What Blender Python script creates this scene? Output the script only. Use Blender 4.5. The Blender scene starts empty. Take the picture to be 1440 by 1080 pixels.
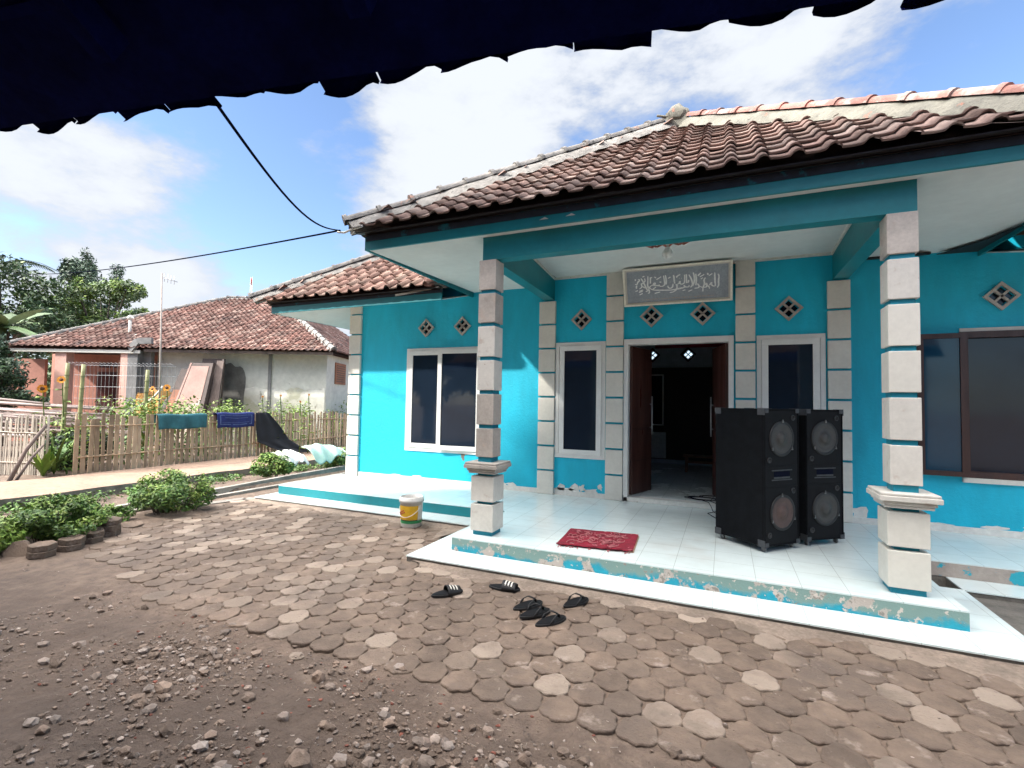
import bpy, bmesh, math, random
from mathutils import Vector, Matrix, noise
R_ = math.radians
random.seed(7)
SC = bpy.context.scene
COL = SC.collection
CAMZ = 1.35
GZ = -0.18          # level of the paving; z = 0 is the porch floor

# ------------------------------------------------------------------ camera
yaw, pit, rol = R_(23.685), R_(2.327), R_(0.99)
Fv = Vector((-math.sin(yaw)*math.cos(pit), math.cos(yaw)*math.cos(pit), math.sin(pit)))
rt = Vector((math.cos(yaw), math.sin(yaw), 0)); up = rt.cross(Fv)
Rv = rt*math.cos(rol)+up*math.sin(rol); Uv = -rt*math.sin(rol)+up*math.cos(rol)
cd = bpy.data.cameras.new('camera'); cam = bpy.data.objects.new('camera', cd); COL.objects.link(cam)
M = Matrix(((Rv.x, Uv.x, -Fv.x, 0), (Rv.y, Uv.y, -Fv.y, 0), (Rv.z, Uv.z, -Fv.z, CAMZ), (0, 0, 0, 1)))
cam.matrix_world = M
cd.sensor_width = 36; cd.lens = 682.95/1440*36; cd.clip_end = 2000; cd.clip_start = 0.05
SC.camera = cam
nH = Vector((-math.sin(yaw), math.cos(yaw), 0)); hH = Vector((math.cos(yaw), math.sin(yaw), 0))
def W(l, d, z):      # place by lateral offset and distance along the view heading (far village side)
    p = hH*l+nH*d
    return Vector((p.x, p.y, z))

# ------------------------------------------------------------------ materials
def N(nt, t, **k):
    n = nt.nodes.new(t)
    for a, b in k.items(): setattr(n, a, b)
    return n
def mixc(nt, fac, a, b, mode='MIX'):
    m = N(nt, 'ShaderNodeMix', data_type='RGBA', blend_type=mode)
    for sock, v in ((m.inputs['Factor'], fac), (m.inputs['A'], a), (m.inputs['B'], b)):
        if hasattr(v, 'links'): nt.links.new(v, sock)
        elif isinstance(v, (int, float)): sock.default_value = v
        else: sock.default_value = (*v[:3], 1)
    return m.outputs['Result']
def mrange(nt, v, a, b, c=0.0, d=1.0, smooth=False):
    m = N(nt, 'ShaderNodeMapRange')
    if smooth: m.interpolation_type = 'SMOOTHSTEP'
    nt.links.new(v, m.inputs[0])
    for i, x in enumerate((a, b, c, d)): m.inputs[i+1].default_value = x
    return m.outputs[0]
def mth(nt, op, a, b=None):
    m = N(nt, 'ShaderNodeMath', operation=op)
    for i, x in enumerate((a, b)):
        if x is None: continue
        if hasattr(x, 'links'): nt.links.new(x, m.inputs[i])
        else: m.inputs[i].default_value = x
    return m.outputs[0]
def nz(nt, co, scale, detail=5, rough=.55, stretch=None):
    if stretch:
        mp = N(nt, 'ShaderNodeMapping'); mp.inputs['Scale'].default_value = stretch
        nt.links.new(co, mp.inputs[0]); co = mp.outputs[0]
    n = N(nt, 'ShaderNodeTexNoise'); n.inputs['Scale'].default_value = scale
    n.inputs['Detail'].default_value = detail; n.inputs['Roughness'].default_value = rough
    nt.links.new(co, n.inputs['Vector'])
    return n.outputs['Fac']
def mat(name, col, rough=.75, var=.2, scale=3., col2=None, spots=(), bump=.0, bscale=40., rnd=0., rndcol=None,
        metal=0., spec=.5, zlow=None, stretch=None, grout=None, trans=0., alpha=None, fine=.12, sheen=0):
    m = bpy.data.materials.new(name); m.use_nodes = True
    nt = m.node_tree; b = nt.nodes['Principled BSDF']
    geo = N(nt, 'ShaderNodeTexCoord'); co = geo.outputs['Object']
    n1 = nz(nt, co, scale, 6, .6, stretch)
    c2 = col2 or tuple(c*(1-var*1.6) for c in col)
    c = mixc(nt, mrange(nt, n1, .38, .66), col, c2)
    n2 = nz(nt, co, scale*9, 4, .6, stretch)
    c = mixc(nt, 1., c, mixc(nt, mrange(nt, n2, .3, .7), (1-fine,)*3, (1+fine*.6,)*3), 'MULTIPLY')
    if rnd or rndcol:
        at = N(nt, 'ShaderNodeAttribute', attribute_name='rnd')
        if rndcol: c = mixc(nt, mrange(nt, at.outputs['Fac'], .55, 1.), c, rndcol)
        if rnd:
            g = mrange(nt, mth(nt, 'FRACT', mth(nt, 'MULTIPLY', at.outputs['Fac'], 7.31)), 0, 1, 1-rnd, 1+rnd*.7)
            cc = N(nt, 'ShaderNodeCombineColor'); [nt.links.new(g, cc.inputs[i]) for i in range(3)]
            c = mixc(nt, 1., c, cc.outputs[0], 'MULTIPLY')
    for sp in spots:      # (colour, scale, threshold, softness, z0, z1) - z0..z1 fades the patches out with height
        q = nz(nt, co, sp[1], 6, .62)
        f = mrange(nt, q, sp[2], sp[2]+sp[3])
        if len(sp) > 4:
            sx = N(nt, 'ShaderNodeSeparateXYZ'); nt.links.new(co, sx.inputs[0])
            add = mrange(nt, sx.outputs['Z'], sp[4], sp[5], .22, -.35)
            f = mrange(nt, mth(nt, 'ADD', q, add), sp[2], sp[2]+sp[3])
        c = mixc(nt, f, c, sp[0])
    if grout:
        br = N(nt, 'ShaderNodeTexBrick'); br.offset = 0
        br.inputs['Scale'].default_value = 1; br.inputs['Brick Width'].default_value = grout[0]
        br.inputs['Row Height'].default_value = grout[0]; br.inputs['Mortar Size'].default_value = .0022
        br.inputs['Mortar Smooth'].default_value = .3
        mp = N(nt, 'ShaderNodeMapping'); mp.inputs['Location'].default_value = grout[1]
        nt.links.new(co, mp.inputs[0]); nt.links.new(mp.outputs[0], br.inputs['Vector'])
        br.inputs['Color1'].default_value = (1, 1, 1, 1); br.inputs['Color2'].default_value = (.96, .965, .97, 1); br.inputs['Mortar'].default_value = (.55, .55, .53, 1)
        c = mixc(nt, 1., c, br.outputs['Color'], 'MULTIPLY')
    nt.links.new(c, b.inputs['Base Color'])
    b.inputs['Roughness'].default_value = rough; b.inputs['Metallic'].default_value = metal
    b.inputs['Specular IOR Level'].default_value = spec
    if rough < .5:
        nt.links.new(mrange(nt, n1, .3, .7, rough*.7, rough*1.5), b.inputs['Roughness'])
    if trans: b.inputs['Transmission Weight'].default_value = trans
    if alpha is not None: b.inputs['Alpha'].default_value = alpha
    if bump:
        bn = N(nt, 'ShaderNodeBump'); bn.inputs['Strength'].default_value = min(1, bump); bn.inputs['Distance'].default_value = .02*max(1, bump)
        nt.links.new(nz(nt, co, bscale, 6, .65), bn.inputs['Height']); nt.links.new(bn.outputs[0], b.inputs['Normal'])
    return m
GREYP = (.42, .38, .35)
TQ = (.0, .475, .665)
M_ = {}
def dm(k, *a, **kw): M_[k] = mat(k, *a, **kw)
dm('turquoise_wall_paint', TQ, .62, .16, .9, stretch=(1, 1, .3), spots=(((.62, .6, .55), 9, .62, .02, .16, .31), ((.33, .27, .23), 14, .68, .02, .14, .31)), bump=.3, bscale=30, fine=.07)
dm('turquoise_trim_paint', (.0, .20, .235), .5, .12, 2., bump=.05, fine=.06)
dm('white_plaster', (.70, .69, .64), .7, .08, 2., spots=(((.42, .38, .33), 9, .66, .04),), bump=.15)
dm('ceiling_board', (.70, .74, .715), .75, .07, 1.1, fine=.04)
dm('stone_tile_white', (.68, .655, .585), .42, .06, 3., rnd=.05, spots=(((.55, .48, .40), 4.5, .66, .1),), fine=.05)
dm('stone_tile_worn', (.50, .45, .40), .5, .16, 5., rnd=.09, spots=(((.44, .36, .30), 7, .58, .12), ((.25, .2, .17), 24, .69, .03)), fine=.12)
dm('stone_tile_stained', (.66, .63, .57), .42, .08, 4., rnd=.05, spots=(((.50, .42, .36), 8, .60, .1), ((.3, .2, .16), 26, .70, .02)), fine=.07)
dm('column_neck_paint', (.0, .24, .34), .6, .1, 4.)
dm('floor_tile', (.68, .765, .755), .17, .07, .8, grout=(.31, (.206, .13, 0)), fine=.04, spots=(((.60, .64, .62), 1.7, .54, .15), ((.40, .37, .31), 5.5, .70, .05)))
dm('riser_paint', (.01, .34, .46), .6, .12, 3., spots=(((.20, .31, .28), 3.2, .40, .12, .17, .0), ((.48, .41, .36), 6, .56, .03), ((.60, .52, .46), 17, .60, .03), ((.26, .23, .20), 12, .62, .03)), bump=.3, bscale=70)
dm('riser_peeled', (.38, .33, .29), .8, .15, 3., spots=(((.02, .33, .42), 3.4, .56, .03),), bump=.3)
dm('concrete_edge', (.17, .155, .135), .85, .25, 8., bump=.5, bscale=50)
dm('window_frame_white', (.74, .74, .71), .5, .05, 5., spots=(((.5, .46, .4), 20, .70, .04),), fine=.04)
dm('glass_dark', (.010, .018, .032), .04, .1, 2., spec=.38, fine=.02)
dm('glass_blue', (.008, .05, .09), .05, .1, 2., spec=.4, fine=.02)  # bluish reflection on the open leaf, painted into the pane colour
dm('frame_wood_dark', (.055, .022, .018), .35, .25, 6., stretch=(1, 1, .12), fine=.2)
dm('door_wood', (.085, .03, .022), .35, .28, 7., stretch=(1, 1, .1), fine=.2)
dm('roof_tile', (.26, .175, .15), .9, .35, 4., spec=.2, rnd=.30, rndcol=(.31, .24, .21), spots=(((.12, .095, .085), 5, .55, .12), ((.45, .40, .36), 13, .68, .05)), bump=.35, bscale=70)
dm('roof_tile_bright', (.30, .17, .135), .85, .3, 4., rnd=.3, rndcol=(.36, .26, .21), spots=(((.14, .085, .07), 6, .57, .12), ((.48, .42, .37), 13, .69, .05)), bump=.35, bscale=70)
dm('roof_tile_far', (.235, .12, .095), .85, .3, .8, rnd=.4, rndcol=(.33, .23, .19), spots=(((.10, .065, .06), 1.1, .56, .1), ((.43, .36, .31), 3, .68, .05)))
dm('roof_tile_under', (.006, .012, .125), .95, .3, 4., rnd=.3, bump=.4, spec=.05)  # navy black puts the shade of the eave's underside into the colour
dm('mortar_weathered', (.28, .265, .245), .9, .4, 6., col2=(.15, .14, .13), spots=(((.40, .22, .16), 4, .62, .08), ((.07, .07, .065), 10, .60, .06)), bump=.8, bscale=35)
dm('mortar_pale', (.21, .20, .165), .9, .3, 5., col2=(.13, .125, .105), spots=(((.30, .13, .09), 5, .64, .05), ((.07, .07, .06), 9, .62, .05)), bump=.6, bscale=35)
dm('ridge_red', (.34, .15, .12), .75, .3, 4., rnd=.3, spots=(((.33, .28, .25), 5, .50, .10), ((.12, .10, .09), 10, .66, .05)), bump=.4)
dm('brass', (.55, .45, .25), .3, .1, 8., metal=.6)
dm('frame_cream', (.92, .89, .76), .4, .1, 8.)
dm('sign_panel', (.36, .41, .46), .35, .12, 5., fine=.15, bump=.2, bscale=120)
dm('calligraphy_white', (.92, .95, .93), .5, .03, 5.)
dm('speaker_carpet', (.0055, .0065, .0085), .95, .3, 10., spec=.15, bump=.4, bscale=300, fine=.2)
dm('speaker_baffle', (.0045, .0045, .006), .7, .3, 10., spec=.2, fine=.2)
dm('speaker_cone', (.045, .042, .038), .6, .2, 14.)
dm('speaker_cone_brown', (.085, .05, .042), .6, .2, 14.)
dm('metal_worn', (.22, .22, .22), .4, .4, 30., metal=.7)
dm('metal_dull', (.07, .072, .078), .55, .2, 20., metal=.5)
dm('rubber_black', (.010, .010, .011), .6, .2, 10.)
dm('dust', (.3, .25, .2), .9, .2, 5.)
dm('wire_black', (.008, .010, .02), .95, .1, 10., spec=.0)
dm('mat_red', (.30, .012, .035), .95, .25, 9., spots=(((.46, .14, .16), 16, .58, .05),), bump=.6, bscale=200)
dm('mat_backing', (.42, .27, .18), .9, .2, 10.)
dm('plastic_white', (.72, .70, .66), .4, .08, 10., spots=(((.45, .42, .38), 14, .62, .08),))
dm('label_yellow', (.72, .42, .02), .45, .1, 10.)
dm('label_green', (.03, .30, .10), .45, .1, 10.)
dm('label_dark', (.02, .02, .03), .45, .1, 10.)
dm('label_red', (.55, .05, .06), .45, .1, 10.)
dm('bulb_glass', (.72, .76, .74), .3, .03, 5.)
dm('copper_pink', (.50, .20, .16), .4, .1, 5.)
dm('dirt', (.185, .132, .098), .95, .3, 1.1, col2=(.145, .107, .084), spots=(((.31, .235, .18), 2.3, .60, .1), ((.055, .042, .036), 9, .65, .05)), bump=1.3, bscale=28, fine=.35)
dm('sand', (.30, .235, .185), .95, .25, 4., bump=.6, bscale=60, fine=.25)
dm('paver', (.195, .141, .105), .9, .22, 1.0, rnd=.17, rndcol=(.36, .29, .23), spots=(((.125, .094, .074), 1.6, .48, .2), ((.30, .24, .20), 7, .60, .12), ((.16,.12,.10), 19, .62, .08)), bump=.7, bscale=60, fine=.28)
dm('stone', (.26, .19, .145), .9, .25, 9., rnd=.4, rndcol=(.38, .32, .28), bump=.6, bscale=40)
dm('stone_brick', (.27, .095, .065), .9, .25, 9., rnd=.3)
dm('path_brick', (.34, .235, .17), .9, .2, 2., col2=(.27, .185, .135), bump=.6, bscale=30, fine=.25)
dm('drain_concrete', (.36, .33, .29), .9, .3, 3., col2=(.20, .18, .16), bump=.6)
dm('bamboo_slat', (.43, .31, .20), .8, .25, 3., rnd=.34, rndcol=(.50, .39, .28), stretch=(1, 1, .2), fine=.25)
dm('bamboo_pale', (.47, .41, .34), .75, .25, 3., rnd=.35, stretch=(1, 1, .2), fine=.2)
dm('bamboo_green', (.30, .30, .14), .6, .25, 3., rnd=.2)
dm('pole_grey', (.50, .40, .36), .8, .25, 2., rnd=.35, fine=.2)
dm('old_wood', (.20, .15, .13), .85, .3, 3., fine=.2, stretch=(1, 1, .2))
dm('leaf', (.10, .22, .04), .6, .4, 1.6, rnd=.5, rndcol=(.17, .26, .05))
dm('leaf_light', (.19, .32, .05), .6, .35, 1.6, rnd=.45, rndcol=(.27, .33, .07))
dm('leaf_dark', (.035, .085, .03), .6, .4, .8, rnd=.5, rndcol=(.075, .14, .045))
dm('leaf_tree', (.13, .21, .085), .6, .35, .35, rnd=.5, rndcol=(.26, .32, .14))
dm('leaf_blue', (.07, .135, .085), .6, .4, .35, rnd=.5, rndcol=(.14, .21, .13))
dm('leaf_pale', (.36, .46, .30), .5, .2, 1.)
dm('leaf_shade', (.02, .04, .015), .8, .4, .8, rnd=.4)
dm('bark', (.14, .11, .085), .9, .3, 3., bump=.6)
dm('petal_orange', (.80, .33, .02), .6, .15, 4.)
dm('seed_brown', (.12, .05, .02), .9, .15, 4.)
dm('tarp_yellow', (.72, .38, .11), .6, .3, 3., fine=.2)
dm('cloth_teal', (.03, .14, .17), .95, .25, 4., bump=.5, bscale=90)
dm('cloth_navy', (.012, .025, .14), .95, .25, 4., bump=.5, bscale=90)
dm('cloth_navy_pattern', (.12, .17, .33), .95, .25, 6.)
dm('cloth_black', (.010, .012, .018), .9, .25, 4.)
dm('cloth_mint', (.42, .60, .52), .9, .12, 4.)
dm('cloth_white', (.66, .66, .64), .9, .12, 4.)
dm('house_patch', (.62, .60, .52), .9, .15, .8, spots=(((.40, .39, .30), .9, .50, .05), ((.30, .28, .23), 2.5, .62, .04)), bump=.6, bscale=12)
dm('house_damp', (.20, .19, .175), .9, .3, 2., bump=.5)
dm('house_white', (.62, .61, .55), .85, .10, .7, spots=(((.46, .46, .38), 1.3, .56, .04, .2, 1.9), ((.22, .20, .18), 1.8, .66, .1), ((.30, .29, .25), 3.1, .68, .03, .2, 1.6)), bump=.4, bscale=10)
dm('house_pink', (.58, .27, .20), .8, .12, 1.5)
dm('house_pink_light', (.70, .42, .34), .8, .1, 1.5)
dm('house_grey', (.23, .225, .22), .85, .2, 2.)
dm('fascia_shade', (.012, .022, .040), .8, .3, 5., spots=(((.0, .13, .17), 6, .60, .1),), fine=.2)  # near-black colour paints in the shade below the tile overhang
dm('house_opening', (.10, .018, .018), .4, .3, 2.)
dm('curtain_red', (.38, .07, .04), .8, .35, 6., stretch=(1, 1, .1))
dm('board_pink', (.36, .22, .18), .7, .15, 1.5)
dm('board_pale', (.52, .42, .34), .7, .15, 1.5)
dm('board_orange', (.36, .14, .07), .7, .25, 2.)
dm('board_dark', (.10, .07, .06), .7, .25, 2.)
dm('room_wall', (.50, .58, .63), .8, .12, 1.)
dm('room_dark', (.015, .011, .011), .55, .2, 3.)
dm('room_floor', (.80, .86, .85), .22, .05, 1., grout=(.31, (0, 0, 0)))
dm('dado_white', (.62, .68, .68), .4, .05, 2.)
dm('valance_red', (.42, .02, .05), .9, .25, 8.)
dm('bench_wood', (.20, .085, .05), .5, .25, 6.)
dm('galv', (.45, .46, .47), .4, .1, 6., metal=.6)
dm('pole_rust', (.42, .36, .32), .7, .2, 3.)
dm('unseen_wall', (.24, .19, .16), .85, .1, 1.)

def darker_soil(m):      # the rubble strip lies in darker, freshly dug soil
    nt = m.node_tree; b = nt.nodes['Principled BSDF']; l = b.inputs['Base Color'].links[0]; src = l.from_socket
    tc = N(nt, 'ShaderNodeTexCoord'); sx = N(nt, 'ShaderNodeSeparateXYZ'); nt.links.new(tc.outputs['Object'], sx.inputs[0])
    y = mth(nt, 'ADD', sx.outputs['Y'], mth(nt, 'MULTIPLY', nz(nt, tc.outputs['Object'], 1.7, 6, .6), 1.0))
    f = mth(nt, 'MULTIPLY', mrange(nt, y, 2.95, 2.45, 0, .85, True), mrange(nt, sx.outputs['Y'], 1.0, 1.3, 0, 1))
    f = mth(nt, 'MULTIPLY', f, mrange(nt, nz(nt, tc.outputs['Object'], 5, 6, .7), .35, .62, .45, 1))
    nt.links.new(mixc(nt, f, src, (.082, .058, .044)), b.inputs['Base Color'])
darker_soil(M_['dirt'])
# ------------------------------------------------------------------ mesh builder
class MB:
    def __init__(s): s.v = []; s.f = []; s.r = []; s.sm = []; s.c = []
    def cut(s): s.c.append((len(s.v), len(s.f)))
    def face(s, idx, r=0., smooth=False): s.f.append(tuple(idx)); s.r.append(r); s.sm.append(smooth)
    def quad(s, a, b, c, d, r=0.):
        n = len(s.v); s.v += [Vector(a), Vector(b), Vector(c), Vector(d)]; s.face((n, n+1, n+2, n+3), r)
    def tri(s, a, b, c, r=0.):
        n = len(s.v); s.v += [Vector(a), Vector(b), Vector(c)]; s.face((n, n+1, n+2), r)
    def hexa(s, p, r=0.):       # 8 points: bottom 4 ccw, top 4 ccw
        n = len(s.v); s.v += [Vector(q) for q in p]
        for f in ((3, 2, 1, 0), (4, 5, 6, 7), (0, 1, 5, 4), (1, 2, 6, 5), (2, 3, 7, 6), (3, 0, 4, 7)): s.face([n+i for i in f], r)
    def box(s, x0, y0, z0, x1, y1, z1, r=0., M=None):
        if x1 < x0: x0, x1 = x1, x0
        if y1 < y0: y0, y1 = y1, y0
        if z1 < z0: z0, z1 = z1, z0
        p = [(x0, y0, z0), (x1, y0, z0), (x1, y1, z0), (x0, y1, z0), (x0, y0, z1), (x1, y0, z1), (x1, y1, z1), (x0, y1, z1)]
        if M: p = [M @ Vector(q) for q in p]
        s.hexa(p, r)
    def bar(s, a, b, w, h=None, r=0., upv=(0, 0, 1)):   # rectangular bar from a to b
        a = Vector(a); b = Vector(b); h = h or w
        d = (b-a).normalized(); u = Vector(upv)
        if abs(d.dot(u)) > .98: u = Vector((0, 1, 0))
        x = d.cross(u).normalized()*w/2; y = x.cross(d).normalized()*h/2
        s.hexa([a-x-y, a+x-y, a+x+y, a-x+y, b-x-y, b+x-y, b+x+y, b-x+y], r)
    def tube(s, pts, r0, r1=None, seg=8, r=0., cap=True):
        pts = [Vector(p) for p in pts]; r1 = r0 if r1 is None else r1
        n0 = len(s.v); k = len(pts); prev = None
        for i, p in enumerate(pts):
            d = (pts[min(i+1, k-1)]-pts[max(i-1, 0)]).normalized()
            u = prev if prev is not None else (Vector((0, 0, 1)) if abs(d.z) < .9 else Vector((1, 0, 0)))
            x = d.cross(u).normalized() if d.cross(u).length > 1e-6 else Vector((1, 0, 0)); y = x.cross(d).normalized(); prev = y
            rad = r0+(r1-r0)*i/max(1, k-1)
            for j in range(seg):
                a = 2*math.pi*j/seg; s.v.append(p+x*math.cos(a)*rad+y*math.sin(a)*rad)
        for i in range(k-1):
            for j in range(seg):
                a = n0+i*seg+j; b = n0+i*seg+(j+1) % seg
                s.face((a, b, b+seg, a+seg), r, True)
        if cap:
            s.face([n0+j for j in range(seg)][::-1], r); s.face([n0+(k-1)*seg+j for j in range(seg)], r)
    def lathe(s, prof, c=(0, 0, 0), seg=24, axis=None, r=0., smooth=True):   # prof: (radius, height)
        n0 = len(s.v); c = Vector(c)
        Q = Vector((0, 0, 1)).rotation_difference(Vector(axis)).to_matrix() if axis else Matrix.Identity(3)
        for (rr, h) in prof:
            for j in range(seg):
                a = 2*math.pi*j/seg; s.v.append(c+Q @ Vector((rr*math.cos(a), rr*math.sin(a), h)))
        for i in range(len(prof)-1):
            for j in range(seg):
                a = n0+i*seg+j; b = n0+i*seg+(j+1) % seg
                s.face((a, b, b+seg, a+seg), r, smooth)
    def prism(s, poly, z0, z1, r=0., M=None):
        n = len(s.v); k = len(poly)
        P = [Vector((p[0], p[1], z0)) for p in poly]+[Vector((p[0], p[1], z1)) for p in poly]
        s.v += [M @ q for q in P] if M else P
        s.face([n+i for i in range(k)][::-1], r); s.face([n+k+i for i in range(k)], r)
        for i in range(k): s.face((n+i, n+(i+1) % k, n+k+(i+1) % k, n+k+i), r)
    def ball(s, c, r0, squash=(1, 1, 1), sub=1, jit=0., r=0.):
        bm = bmesh.new(); bmesh.ops.create_icosphere(bm, subdivisions=sub, radius=1)
        n = len(s.v); c = Vector(c); o = Vector((random.random()*50, random.random()*50, 3))
        for v in bm.verts:
            k = 1+jit*noise.noise(v.co*1.6+o)*2
            s.v.append(c+Vector((v.co.x*squash[0], v.co.y*squash[1], v.co.z*squash[2]))*r0*k)
        for f in bm.faces: s.face([n+v.index for v in f.verts], r, sub > 1)
        bm.free()
    def grid(s, nu, nv, fn, r=0., smooth=True):
        n = len(s.v)
        for j in range(nv+1):
            for i in range(nu+1): s.v.append(Vector(fn(i/nu, j/nv)))
        for j in range(nv):
            for i in range(nu):
                a = n+j*(nu+1)+i; s.face((a, a+1, a+nu+2, a+nu+1), r, smooth)
    def build(s, name, m, parent=None, bevel=0., solid=0.):
        if s.c:      # one object per piece
            C = [(0, 0)]+[c for c in s.c]+[(len(s.v), len(s.f))]; out = None
            for (v0, f0), (v1, f1) in zip(C, C[1:]):
                if f1 == f0: continue
                t = MB(); t.v = s.v[v0:v1]; t.f = [tuple(i-v0 for i in f) for f in s.f[f0:f1]]; t.r = s.r[f0:f1]; t.sm = s.sm[f0:f1]
                o = t.build(name, m, parent, bevel, solid); out = out or o
            return out
        off = Vector((0, 0, 0)); q = parent
        while q is not None: off += q.location; q = q.parent
        me = bpy.data.meshes.new(name)
        me.from_pydata([v-off for v in s.v], [], s.f); me.validate(verbose=False)
        if len(me.polygons) == len(s.f):
            me.polygons.foreach_set('use_smooth', s.sm)
            if any(s.r):
                at = me.attributes.new('rnd', 'FLOAT', 'FACE'); at.data.foreach_set('value', s.r)
        me.materials.append(M_[m] if isinstance(m, str) else m)
        o = bpy.data.objects.new(name, me); COL.objects.link(o)
        if parent is not None: o.parent = parent
        if bevel:
            b = o.modifiers.new('b', 'BEVEL'); b.width = bevel; b.segments = 2; b.limit_method = 'ANGLE'
        if solid:
            b = o.modifiers.new('s', 'SOLIDIFY'); b.thickness = solid; b.offset = 0
        return o
def thing(name, label, cat, loc=(0, 0, 0), group=None):
    o = bpy.data.objects.new(name, None); COL.objects.link(o); o.location = loc; o.empty_display_size = .1
    o['label'] = label; o['category'] = cat
    if group: o['group'] = group
    return o
def tag(o, label, cat, group=None):
    o['label'] = label; o['category'] = cat
    if group: o['group'] = group
    return o
def kind(o, k='structure'): o['kind'] = k; return o
def dup(root, loc=None, rz=None, label=None, par=None):
    c = root.copy(); COL.objects.link(c)
    if par is not None: c.parent = par
    if loc is not None: c.location = loc
    if rz is not None: c.rotation_euler = (0, 0, rz)
    if label: c['label'] = label
    for ch in list(root.children): dup(ch, par=c)
    return c
def wall(mb, x0, x1, z0, z1, y0, y1, holes=(), dia=()):
    """a wall slab in the xz plane between y0 and y1 with rectangular holes (xa,xb,za,zb) and diamond holes (cx,cz,r)"""
    H = list(holes)+[(c-r, c+r, z-r, z+r) for c, z, r in dia]
    xs = sorted({x0, x1, *[h[0] for h in H], *[h[1] for h in H]}); zs = sorted({z0, z1, *[h[2] for h in H], *[h[3] for h in H]})
    xs = [x for x in xs if x0 <= x <= x1]; zs = [z for z in zs if z0 <= z <= z1]
    for i in range(len(xs)-1):
        run = None
        for j in range(len(zs)-1):
            cx = (xs[i]+xs[i+1])/2; cz = (zs[j]+zs[j+1])/2
            if any(a < cx < b and c < cz < d for a, b, c, d in H): continue
            for y, o in ((y0, 1), (y1, -1)):
                q = [(xs[i], y, zs[j]), (xs[i+1], y, zs[j]), (xs[i+1], y, zs[j+1]), (xs[i], y, zs[j+1])]
                mb.quad(*(q if o > 0 else q[::-1]))
    for a, b, c, d in holes:
        mb.quad((a, y0, c), (a, y1, c), (a, y1, d), (a, y0, d)); mb.quad((b, y1, c), (b, y0, c), (b, y0, d), (b, y1, d))
        mb.quad((a, y0, d), (a, y1, d), (b, y1, d), (b, y0, d)); mb.quad((a, y1, c), (a, y0, c), (b, y0, c), (b, y1, c))
    for c, z, r in dia:
        P = [(c+r, z), (c, z+r), (c-r, z), (c, z-r)]; K = [(c+r, z+r), (c-r, z+r), (c-r, z-r), (c+r, z-r)]
        for k in range(4):
            p, q, e = P[k], P[(k+1) % 4], K[k]
            for y in (y0, y1): mb.tri((p[0], y, p[1]), (e[0], y, e[1]), (q[0], y, q[1]))
            mb.quad((p[0], y0, p[1]), (q[0], y0, q[1]), (q[0], y1, q[1]), (p[0], y1, p[1]))
    mb.quad((x0, y0, z0), (x0, y0, z1), (x0, y1, z1), (x0, y1, z0)); mb.quad((x1, y0, z1), (x1, y0, z0), (x1, y1, z0), (x1, y1, z1))
    mb.quad((x0, y0, z1), (x1, y0, z1), (x1, y1, z1), (x0, y1, z1))

def tiles(mb, org, u, v, width, length, clip=None, w=.235, e=.24, amp=.040, seg=10, jit=1., nrm=None):
    """pantile courses: u runs along the eave, v up the slope; clip(a, b) keeps a tile whose middle is at (a, b)"""
    org = Vector(org); u = Vector(u).normalized(); v = Vector(v).normalized(); n = nrm or u.cross(v).normalized()
    if n.z < 0: n = -n
    nc = int(width/w)+1; nr = int(length/e)+1
    for i in range(nr):
        for j in range(nc):
            a0 = j*w; b0 = i*e
            if clip and not clip(a0+w/2, b0+e/2): continue
            rr = random.random(); du = random.uniform(-.006, .006)*jit; lf = random.uniform(0, .009)*jit; tw = random.uniform(-.008, .008)*jit
            base = len(mb.v)
            for (vv, ln) in ((-.035, .028), (e+.01, .0)):
                for k in range(seg):
                    t = k/(seg-1)
                    h = -.005*math.sin(math.pi*t/.56) if t < .56 else amp*math.sin(math.pi*(t-.56)/.44)**.8
                    mb.v.append(org+u*(a0+du+t*(w+.008))+v*(b0+vv)+n*(h+ln+lf+tw*(t-.5)))
            for k in range(seg):      # lip
                mb.v.append(mb.v[base+k]-n*.016+v*.004)
            for k in range(seg-1):
                mb.face((base+k, base+k+1, base+seg+k+1, base+seg+k), rr, True)
                mb.face((base+2*seg+k, base+2*seg+k+1, base+k+1, base+k), rr)
def ridge(mbm, mbt, a, b, rad=.085, lift=.05, step=.33, mort=.10, flare=1.18, seg=9):
    """ridge or hip line: mortar bed plus overlapping half-round caps"""
    a = Vector(a); b = Vector(b); d = (b-a); L = d.length; d.normalize()
    s = d.cross(Vector((0, 0, 1))).normalized(); n = s.cross(d).normalized()
    k = int(L/.1)
    def bed(uu, vv):
        p = a+d*(L*uu); t = (vv-.5)*2
        j = noise.noise(p*7+Vector((t, 0, 0)))*.025
        return p+s*(t*(mort+j))+n*(lift*.9-abs(t)**2*(lift+.03)+j*.4)
    mbm.grid(k, 8, bed)
    m = max(1, round(L/step)); st = L/m
    for i in range(m):
        p0 = a+d*(st*i-.03); p1 = a+d*(st*(i+1)+.01); rr = random.random()
        base = len(mbt.v); off = Vector((random.uniform(-.006, .006),)*3)
        ring = [(p0, rad*flare), (p0+d*.045, rad*flare), (p0+d*.05, rad), (p1, rad*.93)]
        for (p, r0) in ring:
            for q in range(seg):
                th = math.pi*(q/(seg-1)); mbt.v.append(p+off+s*math.cos(th)*r0+n*(lift-.02+math.sin(th)*r0))
        for x in range(3):
            for q in range(seg-1):
                c = base+x*seg+q; mbt.face((c, c+1, c+seg+1, c+seg), rr, True)
        mbt.face([base+q for q in range(seg)], rr)
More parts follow.
